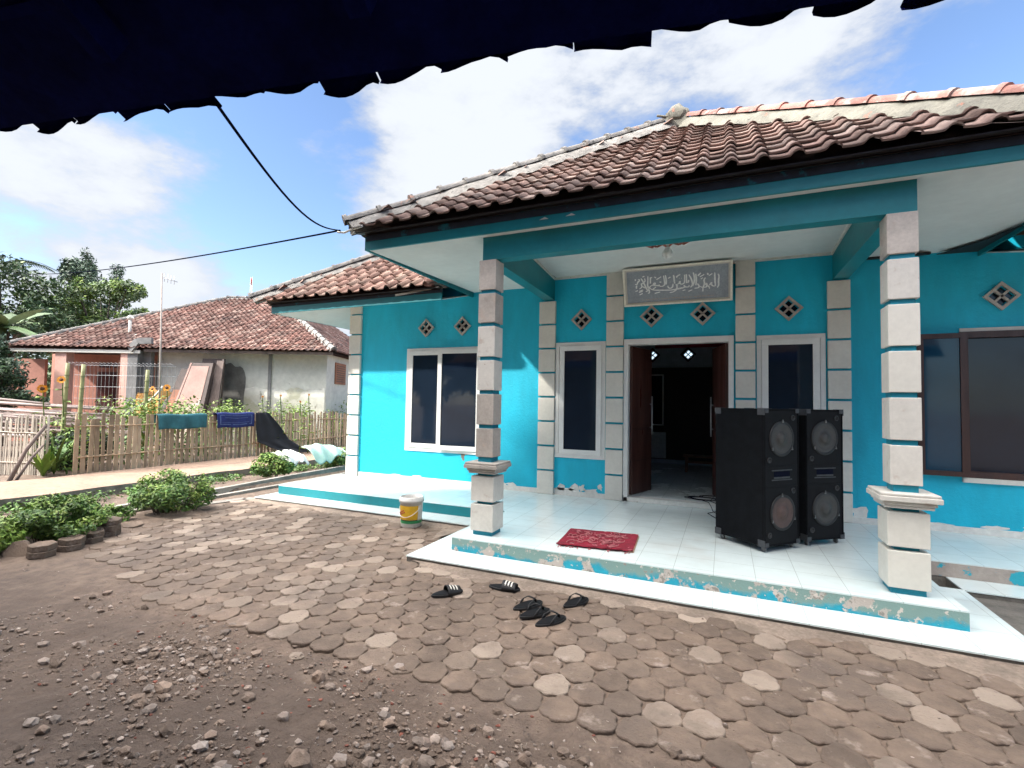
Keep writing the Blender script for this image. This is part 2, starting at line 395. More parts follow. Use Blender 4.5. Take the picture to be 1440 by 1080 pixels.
def leaves(mb, c, rad, n, size, flat=1., shell=.5, clump=0., seedv=None, up=0.):
    """n leaf faces through an ellipsoid (rad = 3 radii), gathered in clumps with gaps between them"""
    c = Vector(c); i = 0; tries = 0
    off = Vector((random.random()*100, random.random()*100, random.random()*100))
    while i < n and tries < n*12:
        tries += 1
        p = Vector((random.uniform(-1, 1), random.uniform(-1, 1), random.uniform(-1, 1)))
        L = p.length
        if L > 1 or L < 1e-3: continue
        if random.random() > shell+(1-shell)*L: continue
        q = Vector((p.x*rad[0], p.y*rad[1], p.z*rad[2]))
        k = noise.noise(q*clump+off) if clump else 0
        if clump and (k < -.02 or L > .78+k*.6): continue
        i += 1
        nn = (Vector((random.gauss(0, 1), random.gauss(0, 1), random.gauss(0, 1)+.5+up))+p*1.2).normalized()
        t = nn.orthogonal().normalized(); t.rotate(Matrix.Rotation(random.random()*6.28, 3, nn)); b = nn.cross(t)
        s = size*random.uniform(.6, 1.3); o = c+q
        m = len(mb.v)
        mb.v += [o-t*s, o+b*s*.42*flat-nn*s*.05, o+t*s, o-b*s*.42*flat-nn*s*.05]
        mb.face((m, m+1, m+2, m+3), random.random()*.9+.05)
SUNE, SKYS, CLD, GLOW, SKYTINT, EXPO = 2.8, .10, 3.7, 12.5, (1.0, 1.05, 1.15), 1.38
# ================================================================== the turquoise hall
YW = 7.02
hall = thing('village_hall', 'turquoise one storey hall with white block columns and a hipped clay tile roof', 'building', (-0.5, 7.0, GZ))
DOOR = (-1.27, .06, .07, 2.235)
HL = [(-5.02, -3.66, .575, 2.235), (-2.30, -1.63, .62, 2.225), (-1.27, .06, -.3, 2.235), (.42, 1.09, .62, 2.225), (2.42, 4.25, .62, 2.245)]
VENTS = [(-4.703, 2.626), (-3.991, 2.623), (-1.96, 2.621), (-.947, 2.616), (-.275, 2.612), (.745, 2.62), (2.79, 2.628)]
b = MB(); wall(b, -6.35, 6.0, GZ-.1, 3.29, YW, YW+.14, HL, [(x, z, .105) for x, z in VENTS])
front_wall = b.build('wall', 'turquoise_wall_paint', hall)
b = MB(); wall(b, -6.35, 6.0, GZ-.1, 3.2, 11.6, 11.74, (), [(-1.52, 2.52, .12), (-.75, 2.52, .12), (.1, 2.52, .12)])
b.box(-6.35, YW+.14, GZ-.1, -6.21, 11.6, 3.1); b.box(5.86, YW+.14, GZ-.1, 6.0, 11.6, 3.1)
b.build('wall', 'turquoise_wall_paint', hall)
# skirting band of bare white plaster, broken at door
b = MB()
for xa, xb in ((-6.10, -2.63), (-2.35, -1.585), (1.40, 6.0), (.365, 1.15)): b.box(xa, YW-.012, .0, xb, YW+.01, .072); b.cut()
b.build('skirting', 'white_plaster', hall)
# crumbled plaster patches (irregular chips standing proud of the paint)
b = MB()
def chip(cx, cz, rx, rz, y=YW-.004):
    k = 13; P = []
    o = random.random()*9
    for i in range(k):
        a = 2*math.pi*i/k; q = 1+.45*noise.noise(Vector((math.cos(a)*1.3+o, math.sin(a)*1.3, cx*3)))*2
        P.append((cx+math.cos(a)*rx*q, max(.0, cz+math.sin(a)*rz*q)))
    n = len(b.v); b.v += [Vector((x, y, z)) for x, z in P]+[Vector((x, YW+.002, z)) for x, z in P]
    b.face([n+i for i in range(k)])
    for i in range(k): b.face((n+i, n+k+i, n+k+(i+1) % k, n+(i+1) % k))
    b.cut()
cc = 0
for (x, z, rx, rz) in ((-2.24, .11, .05, .05), (-2.05, .10, .09, .07), (-1.93, .12, .05, .05), (-1.78, .09, .1, .035), (-1.66, .16, .035, .045), (-2.2, .08, .12, .03), (-3.5, .10, .10, .04), (-3.28, .09, .12, .05), (-3.05, .085, .08, .03), (-3.4, .13, .03, .03), (-5.3, .075, .12, .012), (-4.8, .08, .1, .015), (1.47, .12, .07, .06), (2.2, .08, .12, .018), (2.7, .09, .1, .02), (3.0, .1, .1, .03)):
    chip(x, z, rx, rz)
b.build('crumbled_plaster', 'white_plaster', hall)
b = MB()
for (x, z, rx, rz) in ((-4.02, .545, .20, .035), (-3.93, .49, .035, .08), (-3.80, .55, .10, .02)): chip(x, z, rx, rz, YW-.003)
b.build('crumbled_plaster', 'mortar_pale', hall)

# ---- wall pilasters of white blocks
def pilaster(x0, x1, ztop, npitch=.369, seed=0):
    b = MB(); z = 0.; rs = random.Random(seed)
    while z < ztop-.03:
        z2 = min(z+npitch-.026, ztop)
        b.box(x0, YW-.045, z+.003, x1, YW+.002, z2, rs.random()); z += npitch
    b.build('pilaster', 'stone_tile_white', hall, bevel=.006)
pilaster(-6.36, -6.10, 3.1, .369, 1)
pilaster(-2.62, -2.36, 2.93, .369, 2); pilaster(-1.578, -1.331, 3.27, .369, 3)
pilaster(.13, .362, 3.27, .369, 4); pilaster(1.158, 1.395, 2.93, .369, 5)

# ---- porch columns
def column(cx, cy, mshaft, cols=('stone_tile_white',)):
    e = bpy.data.objects.new('porch_column', None); COL.objects.link(e); e.parent = hall; e.location = Vector((cx, cy, 0))-hall.location
    b = MB(); b.box(cx-.077, cy-.077, 0, cx+.077, cy+.077, 2.85); b.box(cx-.105, cy-.105, 0, cx+.105, cy+.105, .05); b.build('neck', 'column_neck_paint', e)
    def blk(h, z0, z1, m, rnd):
        n = 5; bb = MB(); t = .014
        # four tile faces with a slightly open mitre
        bb.box(cx-h, cy-h, z0, cx+h, cy+h, z1, rnd)
        bb.build('block', m, e, bevel=.005)
    G = [2.854, 2.52, 2.173, 1.817, 1.466, 1.109, .775]
    for i in range(6): blk(.098, G[i+1]+.02, G[i]-(.02 if i else 0), mshaft[i], random.random())
    blk(.128, .345, .600, mshaft[6], .3); blk(.128, .045, .315, mshaft[7], .6)
    b = MB()
    hh = [(.630, .655, .150), (.655, .682, .163), (.682, .722, .188), (.722, .744, .180)]
    for z0, z1, h in hh: b.box(cx-h, cy-h, z0, cx+h, cy+h, z1-.001)
    b.build('cap_moulding', 'stone_tile_stained' if cx > 0 else 'stone_tile_worn', e, bevel=.006)
w_, s_, t_ = 'stone_tile_worn', 'stone_tile_stained', 'stone_tile_white'
column(-2.277, 4.60, [w_, w_, s_, s_, w_, w_, s_, s_])
column(1.235, 4.60, [w_, s_, t_, t_, s_, s_, t_, t_])

# ---- beams and ceilings
b = MB()
b.box(-2.35, 4.53, 2.862, 1.335, 4.67, 3.13); b.cut()
b.hexa([(-2.37, 4.672, 2.862), (-2.23, 4.672, 2.862), (-2.39, YW-.002, 2.95), (-2.55, YW-.002, 2.95), (-2.37, 4.672, 3.3), (-2.23, 4.672, 3.3), (-2.39, YW-.002, 3.3), (-2.55, YW-.002, 3.3)]); b.cut()
b.hexa([(1.17, 4.672, 2.862), (1.31, 4.672, 2.862), (1.38, YW-.002, 2.95), (1.22, YW-.002, 2.95), (1.17, 4.672, 3.3), (1.31, 4.672, 3.3), (1.38, YW-.002, 3.3), (1.22, YW-.002, 3.3)])
b.build('beam', 'turquoise_trim_paint', hall)
b = MB(); b.box(-2.36, 4.672, 3.285, 1.36, YW, 3.30); b.build('ceiling', 'ceiling_board', hall)
b = MB()     # ceiling trim
b.bar((-2.22, 4.70, 3.27), (-2.39, 6.98, 3.27), .03, .03); b.bar((1.16, 4.70, 3.27), (1.215, 6.98, 3.27), .03, .03)
b.bar((-2.40, 6.995, 3.27), (1.22, 6.995, 3.27), .03, .03); b.build('ceiling_trim', 'white_plaster', hall)
def soffit(x0, x1, y0, y1, za, zb, m='ceiling_board', nm='soffit', xa=None, xb=None):
    b = MB(); xa = x0 if xa is None else xa; xb = x1 if xb is None else xb
    b.hexa([(x0, y0, za), (x1, y0, za), (xb, y1, zb), (xa, y1, zb), (x0, y0, za+.015), (x1, y0, za+.015), (xb, y1, zb+.015), (xa, y1, zb+.015)])
    return b.build(nm, m, hall)
soffit(-3.79, -2.36, 4.43, YW-.002, 3.103, 3.172, xb=-2.552)
soffit(1.337, 2.59, 4.43, YW-.002, 3.103, 3.172, xa=1.382)
soffit(-2.36, 1.337, 4.43, 4.529, 3.103, 3.106)
b = MB()     # dark gap and hanging torn board at the right bay
b.bar((1.45, 6.95, 3.155), (2.15, 6.93, 3.150), .05, .022); b.build('soffit_gap', 'room_dark', hall)
b = MB(); b.quad((1.78, 6.72, 3.160), (2.05, 6.83, 3.135), (2.14, 6.93, 3.14), (2.10, 6.96, 3.166)); b.build('torn_board', 'room_dark', hall, solid=.006)
b = MB(); b.quad((2.22, 6.97, 3.14), (2.46, 6.55, 3.135), (2.585, 6.0, 3.12), (2.585, 6.98, 3.14)); b.build('torn_board', 'room_dark', hall, solid=.006)
# fascia boards
b = MB()
b.box(-3.80, 4.40, 3.095, 2.60, 4.428, 3.195); b.cut()
b.box(-3.825, 4.402, 3.095, -3.80, 9.6, 3.262); b.cut(); b.box(2.60, 4.402, 3.095, 2.625, 9.6, 3.262)
b.build('fascia', 'turquoise_trim_paint', hall)
b = MB(); b.box(-3.80, 4.39, 3.1955, 2.60, 4.428, 3.262); b.build('shade_strip', 'fascia_shade', hall)  # dark strip paints the overhang's shade on the upper fascia
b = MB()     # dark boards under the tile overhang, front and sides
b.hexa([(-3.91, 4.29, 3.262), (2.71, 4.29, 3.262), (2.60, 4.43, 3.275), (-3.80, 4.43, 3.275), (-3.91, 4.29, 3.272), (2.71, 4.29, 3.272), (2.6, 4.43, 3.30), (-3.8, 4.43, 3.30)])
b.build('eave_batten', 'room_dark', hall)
# chipped bright flecks along the fascia
b = MB()
for x in (-1.62, -1.35): b.tri((x-.05, 4.397, 3.155), (x+.05, 4.397, 3.155), (x+.01, 4.397, 3.178)); b.cut()
b.build('paint_fleck', 'stone_tile_white', hall)

# ---- wing eaves (left and right of the porch)
for sgn, xa, xb, xs in ((-1, -7.30, -3.83, -7.325), (1, 2.63, 6.95, 6.95)):
    b = MB(); b.box(xa, 6.07, 2.972, xb, 6.105, 3.03); b.build('shade_strip', 'fascia_shade', hall)  # same painted shade strip along the wing eaves
    b = MB(); b.box(xa, 6.08, 2.865, xb, 6.105, 2.9715); b.cut()
    b.box(xs, 6.082, 2.865, xs+.025, 12.4, 3.03); b.build('fascia', 'turquoise_trim_paint', hall)
    b = MB()
    if sgn < 0:
        b.hexa([(-7.30, 6.106, 2.868), (xb, 6.106, 2.868), (xb, YW-.001, 3.125), (-6.36, YW-.001, 3.125), (-7.30, 6.106, 2.88), (xb, 6.106, 2.88), (xb, YW-.001, 3.137), (-6.36, YW-.001, 3.137)]); b.cut()
        b.hexa([(-7.30, 6.106, 2.867), (-6.352, YW, 3.124), (-6.352, 12.4, 3.124), (-7.30, 12.4, 2.867), (-7.30, 6.106, 2.88), (-6.352, YW, 3.137), (-6.352, 12.4, 3.137), (-7.30, 12.4, 2.88)])
    else:
        b.hexa([(xa, 6.106, 2.868), (6.95, 6.106, 2.868), (6.0, YW-.001, 3.125), (xa, YW-.001, 3.125), (xa, 6.106, 2.88), (6.95, 6.106, 2.88), (6.0, YW-.001, 3.137), (xa, YW-.001, 3.137)])
    b.build('soffit', 'ceiling_board', hall)
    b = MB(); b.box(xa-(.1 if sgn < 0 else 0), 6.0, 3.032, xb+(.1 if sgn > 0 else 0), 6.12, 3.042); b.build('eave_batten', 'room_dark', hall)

# ---- roofs
SL = 35*math.pi/180; cs, sn = math.cos(SL), math.sin(SL)
def slope_tiles(mb, x0, x1, y, z, direction, clip, length, **k):
    """direction 'f' rises towards +y from an eave along x"""
    tiles(mb, (x0, y, z), (1, 0, 0), (0, cs, sn), x1-x0, length, clip, **k)
PX, PY, PZ = -.62, 7.25, 3.30+3.0*math.tan(SL)
EXL, EXR, EYF, EYB, EZ0 = -3.90, 2.75, 4.25, 10.25, 3.30
def inpoly(x, y, P):
    c = False; k = len(P)
    for i in range(k):
        (x1, y1), (x2, y2) = P[i], P[(i+1) % k]
        if (y1 > y) != (y2 > y) and x < (x2-x1)*(y-y1)/(y2-y1)+x1: c = not c
    return c
roof = MB()
FP = [(EXL-.1, EYF-.3), (EXL-.02, EYF), (-3.33, 4.80), (PX, PY+.1), (2.0, 4.50), (EXR-.2, EYF+.1), (EXR, EYF-.3)]
tiles(roof, (EXL, EYF, EZ0), (1, 0, 0), (0, cs, sn), EXR-EXL, 3.8, lambda a, c: inpoly(EXL+a, EYF+c*cs, FP))
def tri_tiles(A, B):
    A, B, P = Vector(A), Vector(B), Vector((PX, PY, PZ)); u = (B-A); L = u.length; u.normalize()
    k = (P-A).dot(u); F = A+u*k; v = P-F; H = v.length; v.normalize()
    tiles(roof, A, u, v, L, H, lambda a, c: k*c/H-.05 < a < L-(L-k)*c/H+.05 and c < H)
tri_tiles((EXL, EYB, EZ0), (EXL, EYF, EZ0)); tri_tiles((EXR, EYF, EZ0), (EXR, EYB, EZ0)); tri_tiles((EXR, EYB, EZ0), (EXL, EYB, EZ0))
rf = roof.build('roof', 'roof_tile', hall)
b = MB()     # sarking boards below the tiles
o = .05
C4 = [(EXL+.1, EYF+.1, EZ0-o), (EXR-.1, EYF+.1, EZ0-o), (EXR-.1, EYB-.1, EZ0-o), (EXL+.1, EYB-.1, EZ0-o)]
for i in range(4): b.tri(C4[i], C4[(i+1) % 4], (PX, PY, PZ-.12))
b.build('roof_boards', 'old_wood', rf)
def pz(y): return EZ0+(y-EYF)*math.tan(SL)
hm, ht = MB(), MB()
ridge(hm, ht, (-3.88, 4.22, EZ0-.0), (-3.34, 4.72, pz(4.72)+.0), rad=.07, lift=.095, step=.36, mort=.15, flare=1.28)
ridge(hm, ht, (-3.34, 4.72, pz(4.72)), (PX-.1, PY-.08, PZ-.03), rad=.07, lift=.115, step=.36, mort=.17, flare=1.28)
hm.build('hip_mortar', 'mortar_weathered', rf); ht.build('hip_caps', 'mortar_weathered', rf)
hm, ht = MB(), MB()
ridge(hm, ht, (EXR+.03, 4.20, EZ0+.02), (1.96, 4.50, pz(4.50)), rad=.07, lift=.12, step=.34, mort=.15)
ridge(hm, ht, (2.04, 4.42, pz(4.42)), (PX+.1, PY-.1, PZ-.05), rad=.070, lift=.125, step=.34, mort=.15)
hm.build('hip_mortar', 'mortar_pale', rf); ht.build('hip_caps', 'ridge_red', rf)
hm, ht = MB(), MB()
ridge(hm, ht, (EXL, EYB, EZ0), (PX, PY, PZ), rad=.075, lift=.085, step=.40, mort=.13)
ridge(hm, ht, (EXR, EYB, EZ0), (PX, PY, PZ), rad=.075, lift=.085, step=.40, mort=.13)
hm.build('hip_mortar', 'mortar_weathered', rf); ht.build('hip_caps', 'mortar_weathered', rf)
b = MB(); b.ball((PX, PY-.12, PZ+.10), .16, (1.0, .9, 1.0), 2, .22); b.box(PX-.15, PY-.22, PZ-.1, PX+.15, PY+.1, PZ+.12); b.tube([(PX-.1, PY-.2, PZ+.06), (PX-.27, PY-.25, PZ+.09)], .02, seg=6)
b.build('finial', 'mortar_pale', rf, bevel=.02)
# main roof of the wings: ridge along x
MX0, MX1, MY0, MZ0, MR = -7.47, 7.1, 5.95, 3.06, 3.25
wr = MB()
def wclip(a, c):
    x = MX0+a; d = c*cs
    if not (d < a+.05 and d < (MX1-MX0-a)+.05 and d < MR): return False
    if -3.85 < x < 2.65 and MY0+d < 7.3: return False
    return not (-2.6 < x < 1.4)
tiles(wr, (MX0, MY0, MZ0), (1, 0, 0), (0, cs, sn), MX1-MX0, MR/cs+.1, lambda a, c: wclip(a, c) and a < 6, w=.235, e=.27, amp=.05)
tiles(wr, (MX0, MY0+2*MR, MZ0), (0, -1, 0), (cs, 0, sn), 2*MR, MR/cs+.1, lambda a, c: c*cs < min(a, 2*MR-a)+.05, amp=.05)
wr2 = MB(); tiles(wr2, (MX0, MY0, MZ0), (1, 0, 0), (0, cs, sn), MX1-MX0, MR/cs+.1, lambda a, c: wclip(a, c) and a > 6, w=.235, e=.27, amp=.05)
wr2.build('roof', 'roof_tile_bright', hall)
wing_roof = wr.build('roof', 'roof_tile_bright', hall)
b = MB(); zt = MZ0+MR*math.tan(SL)-.06; z0 = MZ0-.05
b.quad((MX0+.1, MY0+2*MR-.1, z0), (MX1-.1, MY0+2*MR-.1, z0), (MX1-MR, MY0+MR, zt), (MX0+MR, MY0+MR, zt))
b.tri((MX1-.1, MY0+.1, z0), (MX1-.1, MY0+2*MR-.1, z0), (MX1-MR, MY0+MR, zt)); b.tri((MX0+.1, MY0+.1, z0), (MX0+.1, MY0+2*MR-.1, z0), (MX0+MR, MY0+MR, zt))
b.quad((MX0+.1, MY0+.1, z0), (-3.85, MY0+.1, z0), (-3.85, MY0+MR, zt), (MX0+MR, MY0+MR, zt)); b.quad((2.65, MY0+.1, z0), (MX1-.1, MY0+.1, z0), (MX1-MR, MY0+MR, zt), (2.65, MY0+MR, zt))
b.build('roof_boards', 'roof_tile', wing_roof)
hm, ht = MB(), MB()
ridge(hm, ht, (MX0-.06, MY0-.06, MZ0), (MX0+MR, MY0+MR, MZ0+MR*math.tan(SL)), rad=.08, lift=.09, step=.38, mort=.13)
ridge(hm, ht, (MX0+MR, MY0+MR, MZ0+MR*math.tan(SL)), (MX1-MR, MY0+MR, MZ0+MR*math.tan(SL)), rad=.08, lift=.09, step=.38, mort=.13)
ridge(hm, ht, (MX1, MY0, MZ0), (MX1-MR, MY0+MR, MZ0+MR*math.tan(SL)), rad=.08, lift=.09, step=.38, mort=.13)
hm.build('hip_mortar', 'mortar_weathered', wing_roof); ht.build('hip_caps', 'mortar_weathered', wing_roof)
b = MB(); b.tube([(-4.02, 5.93, 3.11), (-3.86, 6.25, 3.15)], .06, .075, seg=10); b.build('loose_tile', 'ridge_red', wing_roof)
b = MB(); b.bar((-4.65, 6.07, 2.99), (-4.0, 6.07, 3.04), .012, .03); b.build('flashing', 'stone_tile_white', wing_roof)

# ---- floors and steps
def slab(nm, x0, x1, y0, y1, z, th, edge='concrete_edge'):
    b = MB(); b.box(x0, y0, z-th, x1, y1, z-.012); b.build(nm+'_base', edge, hall)
    b = MB(); b.box(x0-.004, y0-.008, z-.0115, x1+.004, y1, z); return b.build(nm, 'floor_tile', hall)
slab('porch_floor', -2.52, 1.51, 4.32, YW, 0, .25)
slab('porch_step', -2.83, 1.82, 3.98, 5.30, -.136, .10)
slab('wing_floor', -6.48, -2.525, 5.645, YW, -.0008, .25)
slab('wing_step', -6.58, -2.835, 5.30, 5.90, -.1368, .10)
slab('wing_floor', 1.515, 6.05, 5.645, YW, -.0008, .25)
slab('wing_step', 1.825, 6.05, 5.30, 5.90, -.1368, .10)
b = MB(); b.box(-2.526, 4.313, -.135, 1.515, 4.322, -.012)
b.build('riser', 'riser_paint', hall)
b = MB(); b.box(-2.530, 4.325, -.135, -2.52, 5.645, -.012); b.cut(); b.box(1.51, 4.325, -.135, 1.519, 5.645, -.012); b.build('riser', 'turquoise_trim_paint', hall)
b = MB(); b.box(-6.486, 5.637, -.136, -2.53, 5.646, -.012); b.cut(); b.box(-6.49, 5.65, -.18, -6.479, YW, -.012); b.cut(); b.box(2.35, 5.637, -.136, 6.05, 5.646, -.012)
b.build('riser', 'turquoise_trim_paint', hall)
b = MB(); b.box(1.53, 5.637, -.136, 2.348, 5.645, -.012); b.build('riser', 'riser_peeled', hall)
# door threshold
b = MB(); b.box(-1.325, YW-.03, .001, .105, YW+.14, .062); b.build('threshold', 'white_plaster', hall, bevel=.004)

# ---- windows
def frame(b, x0, x1, z0, z1, y0, y1, w):
    b.box(x0, y0, z0, x1, y1, z0+w); b.box(x0, y0, z1-w, x1, y1, z1)
    b.box(x0, y0, z0+w, x0+w, y1, z1-w); b.box(x1-w, y0, z0+w, x1, y1, z1-w)
def window(x0, x1, z0, z1, sashes, m='window_frame_white', fw=.055, sw=.075, y=YW):
    b = MB(); frame(b, x0, x1, z0, z1, y-.022, y+.10, fw); w = b.build('window', m, hall, bevel=.003)
    for sx0, sx1, sz0, sz1, ang in sashes:
        b = MB(); frame(b, sx0, sx1, sz0, sz1, y-.040, y-.002, sw)
        s = b.build('sash', m, w, bevel=.003)
        g = MB(); g.box(sx0+sw-.005, y-.026, sz0+sw-.005, sx1-sw+.005, y-.020, sz1-sw+.005); p = g.build('pane', 'glass_dark', w)
        if ang:
            for q in (s, p):
                piv = Vector((sx1, y-.02, 0)); Mx = Matrix.Translation(piv) @ Matrix.Rotation(ang, 4, 'Z') @ Matrix.Translation(-piv)
                off = Vector(hall.location)
                q.data.transform(Matrix.Translation(-off) @ Mx @ Matrix.Translation(off))
    return w
window(-5.08, -3.60, .515, 2.275, [(-5.02, -4.36, .575, 2.23, 0), (-4.40, -3.62, .565, 2.24, R_(5))])
window(-2.352, -1.59, .56, 2.285, [(-2.285, -1.645, .612, 2.232, 0)])
window(.378, 1.137, .56, 2.285, [(.435, 1.075, .612, 2.232, 0)])
# dark wooden window on the right with its left leaf folded out flat
b = MB(); frame(b, 2.42, 4.25, .62, 2.245, YW-.03, YW+.12, .07); w = b.build('window', 'frame_wood_dark', hall)
b = MB(); frame(b, 2.02, 2.455, .63, 2.225, YW-.09, YW-.05, .055); b.box(2.40, YW-.052, .66, 2.47, YW-.031, 2.2); b.build('sash', 'frame_wood_dark', w)
b = MB(); b.box(2.07, YW-.075, .68, 2.40, YW-.068, 2.175); b.build('pane', 'glass_blue', w)
b = MB(); b.box(2.49, YW+.03, .69, 4.18, YW+.036, 2.175); b.build('pane', 'glass_dark', w)
b = MB(); b.box(2.425, YW-.012, 2.246, 4.4, YW+.01, 2.285); b.cut(); b.box(2.425, YW-.035, .565, 4.4, YW+.01, .618); b.build('window_surround', 'stone_tile_white', hall)

# ---- diamond vents
def vent(cx, cz):
    r, r1 = .160, .118; b = MB()
    P = [(1, 0), (0, 1), (-1, 0), (0, -1)]
    for k in range(4):
        p, q = P[k], P[(k+1) % 4]
        a = [(cx+p[0]*r, cz+p[1]*r), (cx+q[0]*r, cz+q[1]*r), (cx+q[0]*r1, cz+q[1]*r1), (cx+p[0]*r1, cz+p[1]*r1)]
        b.hexa([(x, YW-.028, z) for x, z in a]+[(x, YW+.05, z) for x, z in a])
    for s in (1, -1):
        d = Vector((1, 0, s)).normalized(); c = Vector((cx, YW-.010, cz)); b.bar(c-d*r1*.72, c+d*r1*.72, .024, .03, upv=(0, 1, 0))
    v = b.build('vent', 'stone_tile_worn', hall)
    g = MB(); a = [(cx+p[0]*r1*1.02, cz+p[1]*r1*1.02) for p in P]
    g.hexa([(x, YW+.022, z) for x, z in a]+[(x, YW+.028, z) for x, z in a]); g.build('vent_glass', 'glass_dark', v)
for x, z in VENTS: vent(x, z)

# ---- double door, both leaves open inwards
b = MB()
b.box(-1.325, YW-.030, .0, -1.262, YW+.12, 2.30); b.box(.045, YW-.030, .0, .108, YW+.12, 2.30); b.box(-1.262, YW-.030, 2.222, .045, YW+.12, 2.30)
df = b.build('door_frame', 'window_frame_white', hall, bevel=.003)
def leaf(hx, tx, ty):
    a = Vector((hx, YW+.10, 0)); e = Vector((tx, ty, 0)); d = (e-a).normalized(); n = Vector((-d.y, d.x, 0)); L = (e-a).length
    Mx = Matrix(((d.x, n.x, 0, a.x), (d.y, n.y, 0, a.y), (0, 0, 1, 0), (0, 0, 0, 1)))
    b = MB(); b.box(0, -.02, .075, L, .02, 2.21, M=Mx)
    dl = b.build('door_leaf', 'door_wood', df, bevel=.004)
    b = MB()
    for z in (.55, 1.0, 1.02): b.box(.05, -.0235, z, L-.08, .0235, z+.006, M=Mx)
    b.build('groove', 'room_dark', dl)
    b = MB()
    for s in (-1, 1):
        p = [Mx @ Vector((L-.06, s*.055, z)) for z in (.92, 1.5)]; b.tube(p, .011, seg=8)
        for z in (1.03, 1.38): b.tube([Mx @ Vector((L-.06, 0, z)), Mx @ Vector((L-.06, s*.055, z))], .008, seg=6)
    b.build('handle', 'galv', dl)
leaf(-1.245, -1.05, 7.72); leaf(.03, -.15, 7.74)

# ---- rooms behind the wall
b = MB()
wall(b, -2.3, 1.3, .05, 3.1, 11.5, 11.56, (), [(-1.52, 2.52, .11), (-.75, 2.52, .11), (.1, 2.52, .11)])
b.box(-2.36, YW+.142, .05, -2.3, 11.56, 3.1); b.box(1.3, YW+.142, .05, 1.36, 11.56, 3.1)
b.build('interior_wall', 'room_wall', hall)
b = MB(); b.box(-6.2, YW+.141, 3.05, 5.85, 11.59, 3.12); b.build('interior_ceiling', 'ceiling_board', hall)
b = MB(); b.box(-6.2, YW+.141, .03, 5.85, 11.59, .065); b.build('interior_floor', 'room_floor', hall)
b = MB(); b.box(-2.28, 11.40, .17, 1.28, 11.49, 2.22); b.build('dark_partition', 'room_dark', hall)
b = MB(); frame(b, -1.95, -1.26, .92, 2.07, 11.36, 11.40, .03); iw = b.build('inner_window', 'window_frame_white', hall)
b = MB(); b.box(-1.92, 11.37, .95, -1.29, 11.375, 2.04); b.build('pane', 'glass_dark', iw)
b = MB(); b.box(-1.95, 11.37, .19, -1.21, 11.40, .77); b.cut(); b.box(-.22, 11.37, .19, 1.1, 11.40, .77); b.build('dado', 'dado_white', hall)
b = MB()
for x in (-1.52, -.75, .1):
    for k in range(4):
        P = [(1, 0), (0, 1), (-1, 0), (0, -1)]; p, q = P[k], P[(k+1) % 4]; r, r1 = .17, .10
        a = [(x+p[0]*r, 2.52+p[1]*r), (x+q[0]*r, 2.52+q[1]*r), (x+q[0]*r1, 2.52+q[1]*r1), (x+p[0]*r1, 2.52+p[1]*r1)]
        b.hexa([(u, 11.47, v) for u, v in a]+[(u, 11.50, v) for u, v in a])
    for s in (1, -1):
        d = Vector((1, 0, s)).normalized(); c = Vector((x, 11.5, 2.52)); b.bar(c-d*.075, c+d*.075, .02, .02, upv=(0, 1, 0))
b.build('vent', 'room_dark', hall)
# dark furniture seen through the right window
b = MB(); b.box(2.9, 8.6, .065, 4.4, 9.1, 1.7); b.cut(); b.box(1.6, 8.9, .065, 2.5, 9.4, 1.2); b.build('cupboard', 'bench_wood', hall)

# ================================================================== things in and around the porch
# framed calligraphy
sg = thing('framed_calligraphy', 'cream framed panel of white Arabic calligraphy hung above the doorway', 'sign', (-.61, 6.97, 2.765))
tilt = math.atan2(.17, .495)
SM = Matrix.Translation((-.61, 6.97, 2.765)) @ Matrix.Rotation(tilt, 4, 'X')
def sb(b, x0, x1, y0, y1, z0, z1): b.box(x0, y0, z0, x1, y1, z1, M=SM)
b = MB()
for a in ((-.705, .705, -.03, .012, 0, .026), (-.705, .705, -.03, .012, .499, .525), (-.705, -.677, -.03, .012, .026, .499), (.677, .705, -.03, .012, .026, .499)): sb(b, *a)
b.build('frame', 'frame_cream', sg, bevel=.004)
b = MB()
for a in ((-.677, .677, -.012, .0, .026, .044), (-.677, .677, -.012, .0, .481, .499), (-.677, -.655, -.012, 0, .044, .481), (.655, .677, -.012, 0, .044, .481)): sb(b, *a)
b.build('mount', 'stone_tile_white', sg)
b = MB(); sb(b, -.657, .657, -.004, .0, .042, .483); b.build('panel', 'sign_panel', sg)
